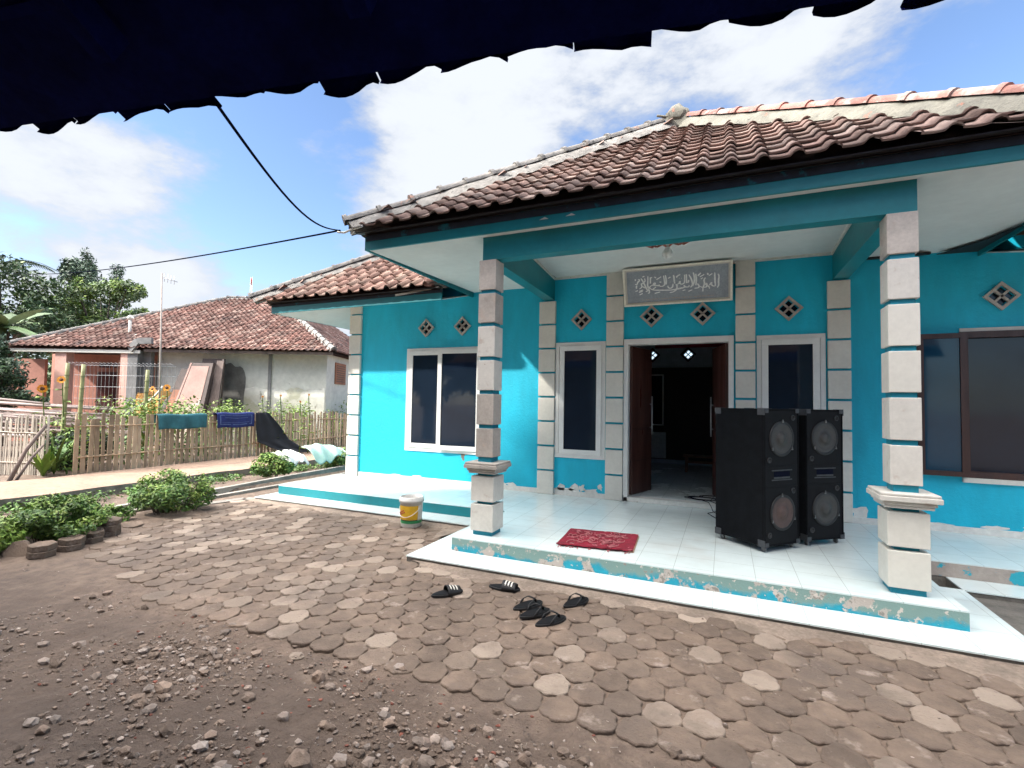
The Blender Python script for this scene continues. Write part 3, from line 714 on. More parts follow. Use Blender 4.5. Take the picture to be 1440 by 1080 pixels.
ST = [[-105,252,-97,223,-70,212,-41,230,-35,275],[-75,299,-71,298],[-29,390,-21,366,-20,309,-12,274],[-99,350,-65,367],[-157,395,-148,331,-141,284,-150,262,-176,249,-210,252],[-134,399,-122,329,-124,271],[-210,252,-217,279,-227,256,-243,269,-261,265,-295,273,-288,302,-271,304,-268,283,-312,275,-335,265,-348,242],[-261,247,-302,221],[-348,242,-320,217,-280,205,-200,199,-115,192,-31,191,36,206,87,214],[-252,346,-188,381],[-279,386,-257,372],[-213,311,-188,308],[-282,161,-207,176],[-83,157,-32,162,19,202,10,260],[-364,402,-367,326,-376,268,-348,242,-378,198,-402,193],[-331,376,-334,300],[-342,377,-308,380],[-458,381,-431,332,-399,258,-373,197],[-412,377,-399,341,-438,309,-461,305,-446,262,-488,236],[-440,268,-417,248,-371,244],[-440,397,-410,406],[-537,376,-536,352],[-500,367,-482,371,-480,348,-507,332,-515,297,-544,306],[-518,286,-528,269,-523,244],[-542,207,-507,216],[-489,206,-436,220],[-496,189,-442,202],[-486,155,-444,173],[-354,219,-351,166,-374,173],[9,352,23,374,57,385],[12,363,27,376,60,390],[46,340,50,339],[70,338,75,337],[-4,256,29,264,57,285,58,302,41,286,68,256,101,264,115,286,114,383],[136,386,139,267],[156,305,167,299,156,271],[168,378,195,330,210,278,215,244,187,206],[223,401,238,355,237,276,214,221],[-6,192,78,203,111,218,165,213,171,236],[100,241,127,216],[18,248,11,203],[85,171,121,180],[159,156,208,173],[255,381,264,313,255,229],[274,250,300,214,284,192,235,191],[300,214,343,191,385,196,396,217,386,252,375,230,417,204,425,170],[376,320,355,294,365,243,343,193,342,140],[318,306,344,323],[281,351,319,387],[305,335,361,363],[418,342,460,366],[400,379,408,359,397,357],[423,215,444,247,454,252,444,225,470,200,501,203,491,215],[489,377,491,293,496,209],[528,357,543,328,533,262,538,206,519,179]]
b = MB()
def stroke(p, w=.0085):
    P = [Vector((p[i]/1000, p[i+1]/1000)) for i in range(0, len(p), 2)]
    if len(P) > 2:   # round the corners once
        Q = [P[0]]
        for i in range(len(P)-1): Q += [P[i]*.75+P[i+1]*.25, P[i]*.25+P[i+1]*.75]
        P = Q+[P[-1]]
    k = len(P); n0 = len(b.v)
    for i in range(k):
        d = (P[min(i+1, k-1)]-P[max(i-1, 0)]); d = d.normalized() if d.length else Vector((1, 0))
        n = Vector((-d.y, d.x)); ww = w*(.55+.55*math.sin(math.pi*(i+.6)/(k+.2)))*(1.15 if abs(d.y) > .6 else .85)
        for s in (-1, 1): b.v.append(SM @ Vector((P[i].x+n.x*ww*s, -.0065, P[i].y+n.y*ww*s)))
    for i in range(k-1): b.face((n0+2*i, n0+2*i+2, n0+2*i+3, n0+2*i+1))
for p in ST: stroke(p)
b.build('calligraphy', 'calligraphy_white', sg)
b = MB(); rs = random.Random(3); x = -.46
while x < .46:
    w2 = rs.uniform(.008, .022); b.box(x, -.0062, .075+rs.uniform(-.003, .003), x+w2, -.0058, .087+rs.uniform(-.004, .004), M=SM); x += w2+rs.uniform(.006, .02)
b.build('small_line', 'board_pale', sg)

# ceiling lamp
lp = thing('ceiling_lamp', 'round white bulb under a zigzag copper bracket on the porch ceiling', 'lamp', (-.584, 5.6, 3.28))
b = MB(); b.lathe([(.001, -.29), (.03, -.285), (.052, -.255), (.058, -.225), (.048, -.19), (.028, -.165), (.022, -.15)], (-.584, 5.6, 3.28), 20); b.build('bulb', 'bulb_glass', lp)
b = MB(); b.tube([(-.584, 5.6, 3.14), (-.584, 5.6, 3.28)], .022, seg=10); b.build('holder', 'ceiling_board', lp)
b = MB(); zz = 3.15
for s in (-1, 1):
    P = [Vector((-.584, 5.6, zz-.02)), Vector((-.584+s*.10, 5.55, zz+.035)), Vector((-.584+s*.17, 5.62, zz)), Vector((-.584+s*.25, 5.56, zz+.02)), Vector((-.584+s*.33, 5.6, zz+.045))]
    for i in range(4): b.bar(P[i], P[i+1], .008, .022)
    Q = [Vector((-.584, 5.62, zz+.05)), Vector((-.584+s*.12, 5.62, zz)), Vector((-.584+s*.22, 5.60, zz+.045)), Vector((-.584+s*.33, 5.6, zz+.045))]
    for i in range(3): b.bar(Q[i], Q[i+1], .008, .022)
    b.tube([(-.584+s*.33, 5.6, zz+.04), (-.584+s*.33, 5.6, 3.283)], .004, seg=5)
b.build('bracket', 'copper_pink', lp)

# loudspeakers
def loudspeaker(loc, ang, w, d, cone2, label):
    t = thing('loudspeaker', label, 'loudspeaker', (0, 0, 0), 'twin loudspeakers on the porch')
    z0, z1 = .055, 1.345
    b = MB(); b.box(0, .02, z0, w, d, z1); b.box(0, 0, z0, .018, .02, z1); b.box(w-.018, 0, z0, w, .02, z1); b.box(.018, 0, z0, w-.018, .02, z0+.018); b.box(.018, 0, z1-.018, w-.018, .02, z1)
    b.build('cabinet', 'speaker_carpet', t, bevel=.006)
    b = MB(); b.box(.018, .006, z0+.018, w-.018, .0199, z1-.018)
    b.box(.02, .002, .80, w-.02, .008, .806); b.box(.02, .002, .60, w-.02, .008, .606); bf = b.build('baffle', 'speaker_baffle', t)
    for k, (zc, m) in enumerate(((1.06, 'speaker_cone'), (.36, cone2))):
        cx = w/2+(.005 if k else -.005); r = .158
        b = MB(); b.lathe([(r+.012, 0), (r+.012, .008), (r, .012), (r-.012, .010), (r-.02, .004)], (cx, .005, zc), 36, axis=(0, -1, 0)); c = b.build('woofer', 'rubber_black', t)
        b = MB(); b.lathe([(r-.012, .003), (r-.03, .009), (r-.045, .003), (.06, -.002), (.055, .008), (.03, .018), (.001, .021)], (cx, .001, zc), 36, axis=(0, -1, 0)); b.build('cone', m, c)
        b = MB()
        for a in ((96, 205, 338) if k else (88, 215, 325)):
            a = R_(a); x = cx+math.cos(a)*(r+.008); z = zc+math.sin(a)*(r+.008)
            b.cut(); b.prism([(x-.010, z-.014), (x+.010, z-.014), (x, z+.018)], 0, .010, M=Matrix(((1, 0, 0, 0), (0, 0, -1, -.004), (0, 1, 0, 0), (0, 0, 0, 1))))
        b.build('clamp', 'metal_worn', c)
        for (px, pz) in ((w-.085, zc+.20), (.065, zc-.20)):
            b = MB(); b.lathe([(.028, .0), (.028, .006), (.021, .007), (.019, 0), (.019, -.001), (.001, -.001)], (px, .004, pz), 18, axis=(0, -1, 0)); b.build('port', 'rubber_black', t)
            b = MB(); b.lathe([(.0225, .0065), (.0245, .0085), (.0265, .0065)], (px, .004, pz), 18, axis=(0, -1, 0)); b.build('port_ring', 'metal_dull', t)
    b = MB(); x0, x1 = .13, w-.13
    b.box(x0-.03, .0, .665, x1+.03, .006, .675); b.box(x0-.03, .0, .755, x1+.03, .006, .765)
    b.hexa([(x0, .0015, .683), (x1, .0015, .683), (x1-.02, .03, .70), (x0+.02, .03, .70), (x0, .0015, .697), (x1, .0015, .697), (x1-.02, .03, .705), (x0+.02, .03, .705)])
    b.build('horn_slot', 'metal_dull', t)
    b = MB(); b.box(x0, .003, .70, x1, .0045, .75); b.build('horn_mouth', 'wire_black', t)
    b = MB()
    for x in (0, w):
        for y in (0, d):
            for z in (z0, z1):
                sx = 1 if x == 0 else -1; sy = 1 if y == 0 else -1; sz = 1 if z == z0 else -1
                b.box(x-sx*.004, y-sy*.004, z-sz*.004, x+sx*.06, y+sy*(.06 if sy > 0 else .06), z-sz*.001+sz*.0)
                b.box(x-sx*.004, y-sy*.004, z-sz*.004, x-sx*.001, y+sy*.075, z+sz*.06)
                b.box(x-sx*.004, y-sy*.004, z-sz*.004, x+sx*.05, y-sy*.001, z+sz*.04); b.cut()
    b.build('corner_guard', 'metal_dull', t)
    for x in (.05, w-.05):
        for y in (.05, d-.05):
            b = MB(); b.lathe([(.001, -.011), (.022, -.011), (.024, 0), (.022, .011), (.001, .011)], (x, y, .024), 14, axis=(1, 0, 0)); b.box(x-.016, y-.012, .03, x+.016, y+.012, z0); b.build('caster', 'metal_worn', t)
    t.location = loc; t.rotation_euler = (0, 0, ang)
    return t
loudspeaker((.341, 5.13, 0), R_(48), .48, .58, 'speaker_cone_brown', 'tall black loudspeaker with a brownish lower cone, the one nearer the doorway')
loudspeaker((.738, 5.575, 0), R_(40), .47, .55, 'speaker_cone', 'tall black loudspeaker nearer the right column, its lower cone dark grey')

# doormat
Mq = [(-1.523, 5.129), (-.82, 5.207), (-.775, 4.562), (-1.481, 4.474)]
mt = thing('doormat', 'frayed red doormat with pale scrollwork on the porch floor', 'doormat', (-1.15, 4.85, 0))
def mq(u, v, z):
    p = Vector(Mq[3]).lerp(Vector(Mq[2]), u).lerp(Vector(Mq[0]).lerp(Vector(Mq[1]), u), v)
    return Vector((p.x, p.y, z))
b = MB(); b.grid(40, 30, lambda u, v: mq(u, max(v, .03*(1+noise.noise(Vector((u*17, 0, 0)))*2.2)) if v < .1 else v, .012+.010*noise.noise(Vector((u*4, v*3, 1)))+(.012*max(0, .12-v)*8)))
b.build('pile', 'mat_red', mt, solid=.012)
b = MB(); b.grid(8, 8, lambda u, v: mq(.93+u*.085, .04+v*.90, .006)); b.build('backing', 'mat_backing', mt, solid=.006)
b = MB(); rs = random.Random(5)
for i in range(46):
    u, v = rs.uniform(.1, .85), rs.uniform(.15, .85); a = rs.random()*6.3; pts = []
    for k in range(7):
        u = min(.9, max(.06, u+math.cos(a)*.028)); v = min(.92, max(.1, v+math.sin(a)*.045)); a += rs.uniform(.2, .9); pts.append(mq(u, v, .024+.010*noise.noise(Vector((u*4, v*3, 1)))))
    b.tube(pts, .0045, seg=4)
for k in range(14): 
    u = rs.random(); p = mq(u, .02, .008); b.tube([p, p+Vector((rs.uniform(-.03, .03), -rs.uniform(.02, .05), -.004))], .004, seg=4)
b.build('scrollwork', 'curtain_red', mt); 
M_['scroll'] = mat('mat_scroll', (.50, .17, .18), .95, .2, 12.)
for o in mt.children:
    if o.name.startswith('scrollwork'): o.data.materials[0] = M_['scroll']

# black cable heap in the doorway
b = MB(); rs = random.Random(9)
def cur(cx, cy, r, turns, z, ex=1.6, seed=0):
    P = []
    for k in range(int(turns*14)):
        a = k/14*2*math.pi; rr = r*(1+.25*noise.noise(Vector((k*.13, seed, 0)))*2)
        P.append((cx+math.cos(a)*rr*ex*.8, cy+math.sin(a)*rr*.7, z+.012*abs(noise.noise(Vector((k*.2, seed, 4))))))
    return P
b.tube(cur(-.28, 7.34, .16, 3.2, .074, seed=2), .0045, seg=5); b.tube(cur(-.17, 7.5, .12, 2.2, .076, seed=5), .0045, seg=5)
b.tube([(-.45, 7.36, .072), (-.3, 7.2, .08), (-.2, 7.05, .08), (-.17, 6.97, .05), (-.14, 6.85, .006), (-.05, 6.6, .006), (.05, 6.35, .006), (.2, 6.0, .006)], .0045, seg=5)
b.tube([(-.15, 7.5, .078), (-.18, 7.2, .075), (-.08, 7.0, .07), (-.05, 6.93, .01), (-.2, 6.7, .006), (-.1, 6.45, .006), (.1, 6.1, .006)], .0045, seg=5)
tag(b.build('power_cable', 'wire_black'), 'tangled black cables lying over the doorsill beside the loudspeaker', 'cable')

# bench in the hall
bn = thing('low_bench', 'small brown wooden bench standing inside the doorway against the dark wall', 'bench', (-.45, 10.3, .065))
b = MB(); b.box(-.76, 10.15, .36, -.15, 10.45, .40); b.build('seat', 'bench_wood', bn)
for x in (-.72, -.22):
    for y in (10.18, 10.39): b = MB(); b.box(x, y, .066, x+.045, y+.035, .36); b.build('leg', 'bench_wood', bn)
b = MB(); b.bar((-.70, 10.2, .27), (-.2, 10.2, .27), .02, .05); b.build('rail', 'bench_wood', bn)
b = MB(); b.box(-1.45, 11.38, 2.66, .35, 11.40, 2.73); tag(b.build('wall_valance', 'valance_red'), 'narrow red cloth strip along the top of the room behind the door', 'valance')

# bucket
bk = thing('paint_bucket', 'white paint bucket with yellow and green bands standing by the wing step', 'bucket', (-3.56, 5.08, GZ))
c = (-3.56, 5.08, GZ)
b = MB(); b.lathe([(.001, .004), (.118, .0), (.124, .01), (.140, .30), (.152, .302), (.152, .335), (.146, .338), (.146, .362), (.136, .366), (.133, .30), (.118, .02), (.001, .02)], c, 36); b.build('pail', 'plastic_white', bk)
b = MB(); b.lathe([(.1272, .05), (.1298, .085)], c, 36); b.build('green_band', 'label_green', bk)
def arcband(nm, z0, z1, a0, a1, m, r0=.0025):
    b = MB(); b.grid(18, 4, lambda u, v: Vector(c)+Vector((math.cos(a0+(a1-a0)*u), math.sin(a0+(a1-a0)*u), 0))*(.124+(.016)*((z0+(z1-z0)*v)/.3)+r0)+Vector((0, 0, z0+(z1-z0)*v))); return b.build(nm, m, bk)
arcband('label', .095, .265, R_(-170), R_(-20), 'label_yellow'); arcband('label_rule', .085, .094, R_(-125), R_(-20), 'label_dark', .003)
arcband('label_edge', .10, .27, R_(-19), R_(8), 'plastic_white', .0028)
b = MB()
for (a0, z0, a1, z1, w) in ((-150, .155, -95, .215, .012), (-140, .145, -90, .19, .01), (-150, .15, -120, .15, .008)):
    P = [Vector(c)+Vector((math.cos(R_(a0+(a1-a0)*t/6)), math.sin(R_(a0+(a1-a0)*t/6)), 0))*.1385+Vector((0, 0, z0+(z1-z0)*t/6)) for t in range(7)]; b.tube(P, w*.5, seg=4)
b.build('label_stripe', 'label_red', bk)
b = MB(); P = [Vector(c)+Vector((math.cos(R_(a)), math.sin(R_(a)), 0))*.150+Vector((0, 0, .30-.17*math.sin(math.pi*(a+190)/200))) for a in range(-190, 11, 10)]; b.tube(P, .004, seg=6); b.build('handle', 'plastic_white', bk)

# footwear
def sole_outline(L=.27, w=.05):
    P = []
    for i in range(20):
        t = i/20*2*math.pi; x = math.cos(t)*L/2; y = math.sin(t)*w*(1+.22*math.cos(t)-.10*math.cos(2*t))
        P.append((x, y))
    return P
def slipper(loc, ang, style, label, grp, tiltz=0):
    t = thing('flip_flop' if style == 'thong' else 'slide_sandal', label, 'sandal', (0, 0, 0), grp)
    b = MB(); O = sole_outline(); b.prism(O, 0, .018); b.build('sole', 'rubber_black', t, bevel=.004)
    b = MB(); b.prism([(x*.93, y*.9) for x, y in O], .0185, .0215); b.build('footbed', 'speaker_baffle', t)
    if style == 'thong':
        for s in (-1, 1):
            P = [Vector((-.035, s*.048, .012)), Vector((-.01, s*.050, .045)), Vector((.03, s*.036, .062)), Vector((.065, s*.012, .045)), Vector((.078, 0, .02))]
            b = MB()
            Q = []
            for i in range(len(P)-1): Q += [P[i], P[i].lerp(P[i+1], .5)]
            Q.append(P[-1]); n0 = len(b.v)
            for i, p in enumerate(Q):
                w = .012*(1-.45*i/len(Q)); b.v += [p+Vector((-w, 0, 0)), p+Vector((w, 0, .001))]
            for i in range(len(Q)-1): b.face((n0+2*i, n0+2*i+1, n0+2*i+3, n0+2*i+2), 0, True)
            b.build('strap', 'rubber_black', t, solid=.005)
    else:
        def up_(u, v, k=0):
            a = math.pi*v; x = -.0+.115*u-.01; hw = .058-.008*u
            return Vector((x, math.cos(a)*hw, .012+math.sin(a)*(.058-.022*u)+k))
        b = MB(); b.grid(8, 12, lambda u, v: up_(u, v)); b.build('upper', 'rubber_black', t, solid=.006)
        for k in range(3):
            b = MB(); b.grid(2, 12, lambda u, v: up_(.2+.22*k+u*.09, .06+v*.88, .0042)*1.0); b.build('stripe', 'stone_tile_white', t)
    t.location = (loc[0], loc[1], loc[2]+.002); t.rotation_euler = (tiltz, 0, ang)
    return t
def sl(a, b_, style, label, grp, dz=0., tz=0.):
    a = Vector(a); b_ = Vector(b_); m = (a+b_)/2; d = b_-a
    return slipper((m.x, m.y, GZ+dz), math.atan2(d.y, d.x), style, label, grp, tz)
sl((-2.12, 3.296), (-1.941, 3.531), 'slide', 'black slide sandal with three white stripes, the leftmost sandal', 'sandals left on the paving')
sl((-1.811, 3.699), (-1.525, 3.737), 'slide', 'black striped slide sandal close to the porch step, left of the lone flip flop', 'sandals left on the paving')
sl((-1.44, 3.35), (-1.285, 3.60), 'thong', 'black flip flop at the back of the heap of three', 'sandals left on the paving')
sl((-1.335, 3.245), (-1.185, 3.47), 'thong', 'black flip flop in the middle of the heap of three', 'sandals left on the paving', .006)
sl((-1.195, 3.18), (-1.045, 3.42), 'thong', 'black flip flop at the front right of the heap of three', 'sandals left on the paving')
sl((-1.115, 3.56), (-.985, 3.82), 'thong', 'black flip flop lying alone nearest the porch step', 'sandals left on the paving')
# ================================================================== ground
def sst(a, b_, x):
    t = max(0., min(1., (x-a)/(b_-a))); return t*t*(3-2*t)
def gz(x, y):
    n = noise.noise(Vector((x*.9, y*.9, 0)))*.02+noise.noise(Vector((x*4, y*4, 3)))*.010+noise.noise(Vector((x*13, y*13, 5)))*.006
    z = -.1935+n*.16-.02*(1-sst(2.2,2.45,y))
    rub = (1-sst(2.25, 2.5, y))*sst(-9, -6, x)
    z += rub*(n*1.0+noise.noise(Vector((x*28, y*28, 7)))*.007+.010)
    bed = sst(-7.3, -7.0, x)*(1-sst(-6.55, -6.25, x))*(1-sst(4.6, 4.9, y))
    z += bed*.03
    left = 1-sst(-7.9, -7.78, x)
    z = z*(1-left)+left*(-.30+n)
    gard = 1-sst(-12.2, -11.5, x); z = z*(1-gard)+gard*(-.20+n*2)
    if -7.74 < x < -7.24 and y > 3.2: z = -.46
    if x > 1.86 and y > 3.9: z = -.20+n*.3
    if -6.4 < x < 6 and y > 5.4: z = -.35
    return z
def lin(a, b_, s): 
    k = max(1, int(round((b_-a)/s))); return [a+(b_-a)*i/k for i in range(k)]
xs = lin(-300, -60, 60)+lin(-60, -20, 5)+lin(-20, -8, .4)+lin(-8, -4.6, .10)+lin(-4.6, 1.2, .04)+lin(1.2, 4, .15)+lin(4, 20, 2)+lin(20, 300, 70)+[300]
ys = lin(-300, -20, 70)+lin(-20, 0, 2)+lin(0, .9, .2)+lin(.9, 2.7, .04)+lin(2.7, 6, .12)+lin(6, 20, .5)+lin(20, 60, 5)+lin(60, 400, 60)+[400]
b = MB(); nx = len(xs)
for yy in ys:
    for xx in xs: b.v.append(Vector((xx, yy, gz(xx, yy))))
for j in range(len(ys)-1):
    for i in range(nx-1):
        a = j*nx+i; b.face((a, a+1, a+nx+1, a+nx), 0, True)
kind(b.build('ground', 'dirt'))

# interlocking hexagonal pavers, one laid surface
POLY = [(-.1, 2.33), (3.6, 2.3), (3.6, 5.2), (-6.66, 5.28), (-6.72, 4.6), (-6.5, 4.0), (-5.95, 3.0), (-5.6, 2.75), (-4.9, 2.60), (-4.34, 2.46), (-3.7, 2.37), (-2.9, 2.34), (-2.2, 2.27), (-1.7, 2.34), (-.9, 2.32)]
def inpoly(x, y, P):
    c = False; k = len(P)
    for i in range(k):
        (x1, y1), (x2, y2) = P[i], P[(i+1) % k]
        if (y1 > y) != (y2 > y) and x < (x2-x1)*(y-y1)/(y2-y1)+x1: c = not c
    return c
b = MB(); rs = random.Random(11)
for r in range(0, 18):
    yc = 2.42+.1785*r
    for k in range(-40, 28):
        xc = -1.534+.1925*k+(.5*.1925 if r % 2 else 0)-.004*r
        if not inpoly(xc+rs.uniform(-.03, .03), yc+rs.uniform(-.02, .02), POLY): continue
        if -2.97 < xc < 1.95 and yc > 3.86+.05*noise.noise(Vector((xc*2, 1, 1))): continue
        if xc > 1.8 and yc > 3.8: continue
        if yc > 5.14+.04*noise.noise(Vector((xc*2, 4, 1))): continue
        hw, hh = .0935, .119; O = [(0, hh), (-hw, hh*.5), (-hw, -hh*.5), (0, -hh), (hw, -hh*.5), (hw, hh*.5)]
        rot = rs.uniform(-.03, .03); dz = rs.uniform(-.004, .004); tx, ty = rs.uniform(-.02, .02), rs.uniform(-.02, .02)
        left = sst(-3.5, -5.6, xc) if xc < -3.5 else 0
        light = noise.noise(Vector((xc*.5, yc*.7, 9)))*.25
        rr = rs.uniform(.60, .93) if rs.random() < .17+light+.18*sst(-3.5, -5.0, -abs(xc)) else rs.uniform(.05, .60)
        ring = []
        for i in range(6):
            p, q = Vector(O[i]), Vector(O[(i+1) % 6]); nrm = Vector((q.y-p.y, -(q.x-p.x))).normalized()
            for t in (.14, .38, .62, .86):
                m = p.lerp(q, t); wv = math.sin(t*math.pi*2)*(.008 if i % 2 else -.008)+rs.uniform(-.003, .003)
                ring.append(m-nrm*wv)
        def P3(v, s, z):
            x = v.x*s; y = v.y*s; x, y = x*math.cos(rot)-y*math.sin(rot), x*math.sin(rot)+y*math.cos(rot)
            return Vector((xc+x, yc+y, GZ+dz+z+x*tx+y*ty))
        n = len(b.v); kk = len(ring)
        for s, z in ((.992, -.06), (.992, -.008), (.965, -.002), (.90, 0)):
            for v in ring: b.v.append(P3(v, s, z))
        for l in range(3):
            for i in range(kk): b.face((n+l*kk+i, n+(l+1)*kk+i, n+(l+1)*kk+(i+1) % kk, n+l*kk+(i+1) % kk)[::-1], rr, l > 0)
        b.face([n+3*kk+i for i in range(kk)][::1], rr)
bm_ = b.build('paving', 'paver'); kind(bm_)
me = bm_.data; bmm = bmesh.new(); bmm.from_mesh(me); bmesh.ops.recalc_face_normals(bmm, faces=bmm.faces); bmm.to_mesh(me); bmm.free()
# sand washed over the joints beside the steps: thin irregular sheet
b = MB()
def strip(pts_lo, pts_hi, n=90, z=GZ+.004):
    def f(u, v):
        i = u*(len(pts_lo)-1); k = min(int(i), len(pts_lo)-2); t = i-k
        p = Vector(pts_lo[k]).lerp(Vector(pts_lo[k+1]), t); q = Vector(pts_hi[k]).lerp(Vector(pts_hi[k+1]), t)
        w = p.lerp(q, v); e = (1-v)*(noise.noise(Vector((w.x*3.1, w.y*3, 2)))*.16+noise.noise(Vector((w.x*11, w.y*9, 2)))*.05)
        return Vector((w.x, w.y+e, z+.008*v+.004*noise.noise(Vector((w.x*8, w.y*8, 0)))-.014*(1-v)**4))
    b.grid(n, 8, f)
strip([(-3.05, 4.1), (-2.6, 3.80), (-1.2, 3.82), (.2, 3.80), (1.9, 3.78), (3.4, 3.7)], [(-2.84, 4.4), (-2.78, 3.985), (-1.2, 3.985), (.2, 3.985), (1.9, 3.985), (3.4, 4.2)], 140)
strip([(-6.6, 5.12), (-5, 5.14), (-3.2, 5.1), (-3.05, 4.6)], [(-6.6, 5.305), (-5, 5.305), (-2.9, 5.305), (-2.82, 5.2)], 100)
kind(b.build('sand', 'sand'))
b = MB(); b.grid(40, 20, lambda u, v: Vector((1.83+u*4, 3.99+v*1.3, -.186+.006*noise.noise(Vector((u*9, v*5, 0)))))); kind(b.build('yard_concrete', 'concrete_edge'))

# rubble
b = MB(); rs = random.Random(21); random.seed(4)
def dens(x, y):
    d = max(0, noise.noise(Vector((x*1.5+4, y*1.9, 2)))*.9+.42)
    return d*(1-sst(2.05, 2.42, y))*(1-.65*sst(-2.6, -4.5, x)*1.0 if x > -4.5 else .35)
cnt = 0
while cnt < 7200:
    x = rs.uniform(-4.6, .9); y = rs.uniform(1.0, 2.5)
    if rs.random() > dens(x, y)*1.3: continue
    cnt += 1; s = min(.034, .0035*math.exp(rs.gauss(.60, .72)))
    b.ball((x, y, gz(x, y)+s*.25), s, (1, rs.uniform(.6, 1.1), rs.uniform(.5, .8)), 1 if s > .008 else 0 or 1, .35, rs.random()*.999+.001)
for i in range(420):
    x = rs.uniform(-6.4, 1.5); y = rs.uniform(2.2, 3.9); s = .002+rs.random()**3*.009
    b.ball((x, y, GZ+(s*.2 if y > 2.5 else -.01)), s, (1, .8, .6), 1, .35, rs.random()*.999+.001)
for i in range(5200):
    x = rs.uniform(-4.8, 1.0); y = rs.uniform(.95, 2.6)
    if rs.random() > dens(x, y)*1.2+.08: continue
    s = rs.uniform(.0022, .0055); zz = gz(x, y); n = len(b.v)
    a = rs.random()*6.28; c_, s_2 = math.cos(a)*s, math.sin(a)*s
    b.v += [Vector((x+c_, y+s_2, zz)), Vector((x-s_2, y+c_, zz)), Vector((x-c_, y-s_2, zz)), Vector((x+s_2, y-c_, zz)), Vector((x+c_*.2, y, zz+s*1.2))]; rr = rs.random()*.999+.001
    for f in ((0, 1, 4), (1, 2, 4), (2, 3, 4), (3, 0, 4)): b.face([n+k for k in f], rr)
o = b.build('rubble', 'stone'); kind(o, 'stuff')
b = MB()
for i in range(120):
    x = rs.uniform(-3.6, .3); y = rs.uniform(1.4, 2.35); s = rs.uniform(.005, .014)
    b.ball((x, y, gz(x, y)+s*.3), s, (1, .7, .45), 1, .5, rs.random())
kind(b.build('brick_chips', 'stone_brick'), 'stuff')
b = MB()
for i in range(260):      # straw and splinters
    x = rs.uniform(-4.5, 1); y = rs.uniform(1.2, 2.6); a = rs.random()*6.28; L = rs.uniform(.01, .04)
    z = gz(x, y)+.008; b.bar((x, y, z), (x+math.cos(a)*L, y+math.sin(a)*L, z+rs.uniform(0, .008)), .002, .0015, rs.random())
kind(b.build('straw', 'bamboo_pale'), 'stuff')
ROCKS = [(-2.067, 2.109, .036), (-1.942, 2.07, .029), (-1.651, 1.588, .055), (-2.253, 1.822, .034), (-2.75, 1.701, .042), (-2.546, 1.727, .038), (-1.972, 1.789, .026), (-2.202, 1.631, .02), (-2.345, 1.89, .019), (-1.275, 1.929, .032), (-1.48, 1.763, .025), (-2.369, 2.239, .043), (-.202, 2.341, .032), (-1.916, 1.56, .025), (-2.996, 1.259, .03), (-2.88, 1.251, .026), (-3.923, 1.933, .019), (-3.699, 1.834, .016), (-1.748, 1.825, .024), (-1.538, 2.008, .028), (-1.149, 1.968, .026), (-1.175, 1.835, .04), (-.899, 1.967, .022)]
RL = {0: ('grey stone with a pale chipped top at the edge of the paving', 'stone', 1.0), 2: ('largest rock of the rubble, greyish pink, at the bottom edge of the photo', 'stone', 1.05), 11: ('flat paver fragment lying loose just below the edge of the paving', 'paver', .4), 5: ('wide flat stone at the left of the rubble', 'stone', .55), 6: ('small upright pointed stone in the middle of the rubble', 'stone', .9)}
for i, (x, y, s) in enumerate(ROCKS):
    b = MB(); lab, mm, fl = RL.get(i, ('loose grey fist sized stone lying in the rubble', 'stone', .7))
    b.ball((x, y, gz(x, y)+s*.3*fl), s*1.0, (1.15, .9, fl), 2, .20, random.uniform(.1, .95))
    o = b.build('stone', mm); me = o.data
    for p in me.polygons: p.use_smooth = False
    tag(o, lab, 'stone', 'stones in the rubble')

# ================================================================== left side: kerb, drain, path, fence
def poly_wall(b, pts, w, z0, z1):
    for i in range(len(pts)-1):
        a, c = Vector((*pts[i], 0)), Vector((*pts[i+1], 0)); d = (c-a).normalized(); n = Vector((-d.y, d.x, 0))*w/2
        b.hexa([a-n+Vector((0, 0, z0)), c-n+Vector((0, 0, z0)), c+n+Vector((0, 0, z0)), a+n+Vector((0, 0, z0)), a-n+Vector((0, 0, z1)), c-n+Vector((0, 0, z1)), c+n+Vector((0, 0, z1)), a+n+Vector((0, 0, z1))])
b = MB(); poly_wall(b, [(-7.25, 3.3), (-7.24, 6.4), (-7.3, 9.5), (-7.4, 16)], .09, -.55, -.150); poly_wall(b, [(-7.70, 3.3), (-7.74, 5.0), (-8.0, 7.2), (-8.3, 12), (-8.4, 16)], .09, -.55, -.155)
kind(b.build('drain', 'drain_concrete'))
b = MB(); poly_wall(b, [(-6.98, 4.62), (-6.78, 5.28), (-6.60, 5.32)], .16, -.3, -.176); poly_wall(b, [(-6.86, 4.05), (-6.98, 4.62)], .13, -.3, -.178); kind(b.build('kerb', 'drain_concrete'))
def pathz(y): return -.150
b = MB()
def pf(u, v):
    y = -2+v*22; x0 = -11.42+.02*noise.noise(Vector((y*1.5, 0, 0))); x1 = -9.52+.06*noise.noise(Vector((y*1.1, 5, 0)))
    return Vector((x0+(x1-x0)*u, y, -.155+.012*noise.noise(Vector((u*4, y*1.3, 0)))))
b.grid(14, 160, pf); o = b.build('path', 'path_brick', solid=.0); kind(o)
b = MB(); b.grid(4, 160, lambda u, v: pf(1, v)+Vector((.03*u, 0, -.17*u))); kind(b.build('path_edge', 'concrete_edge'))

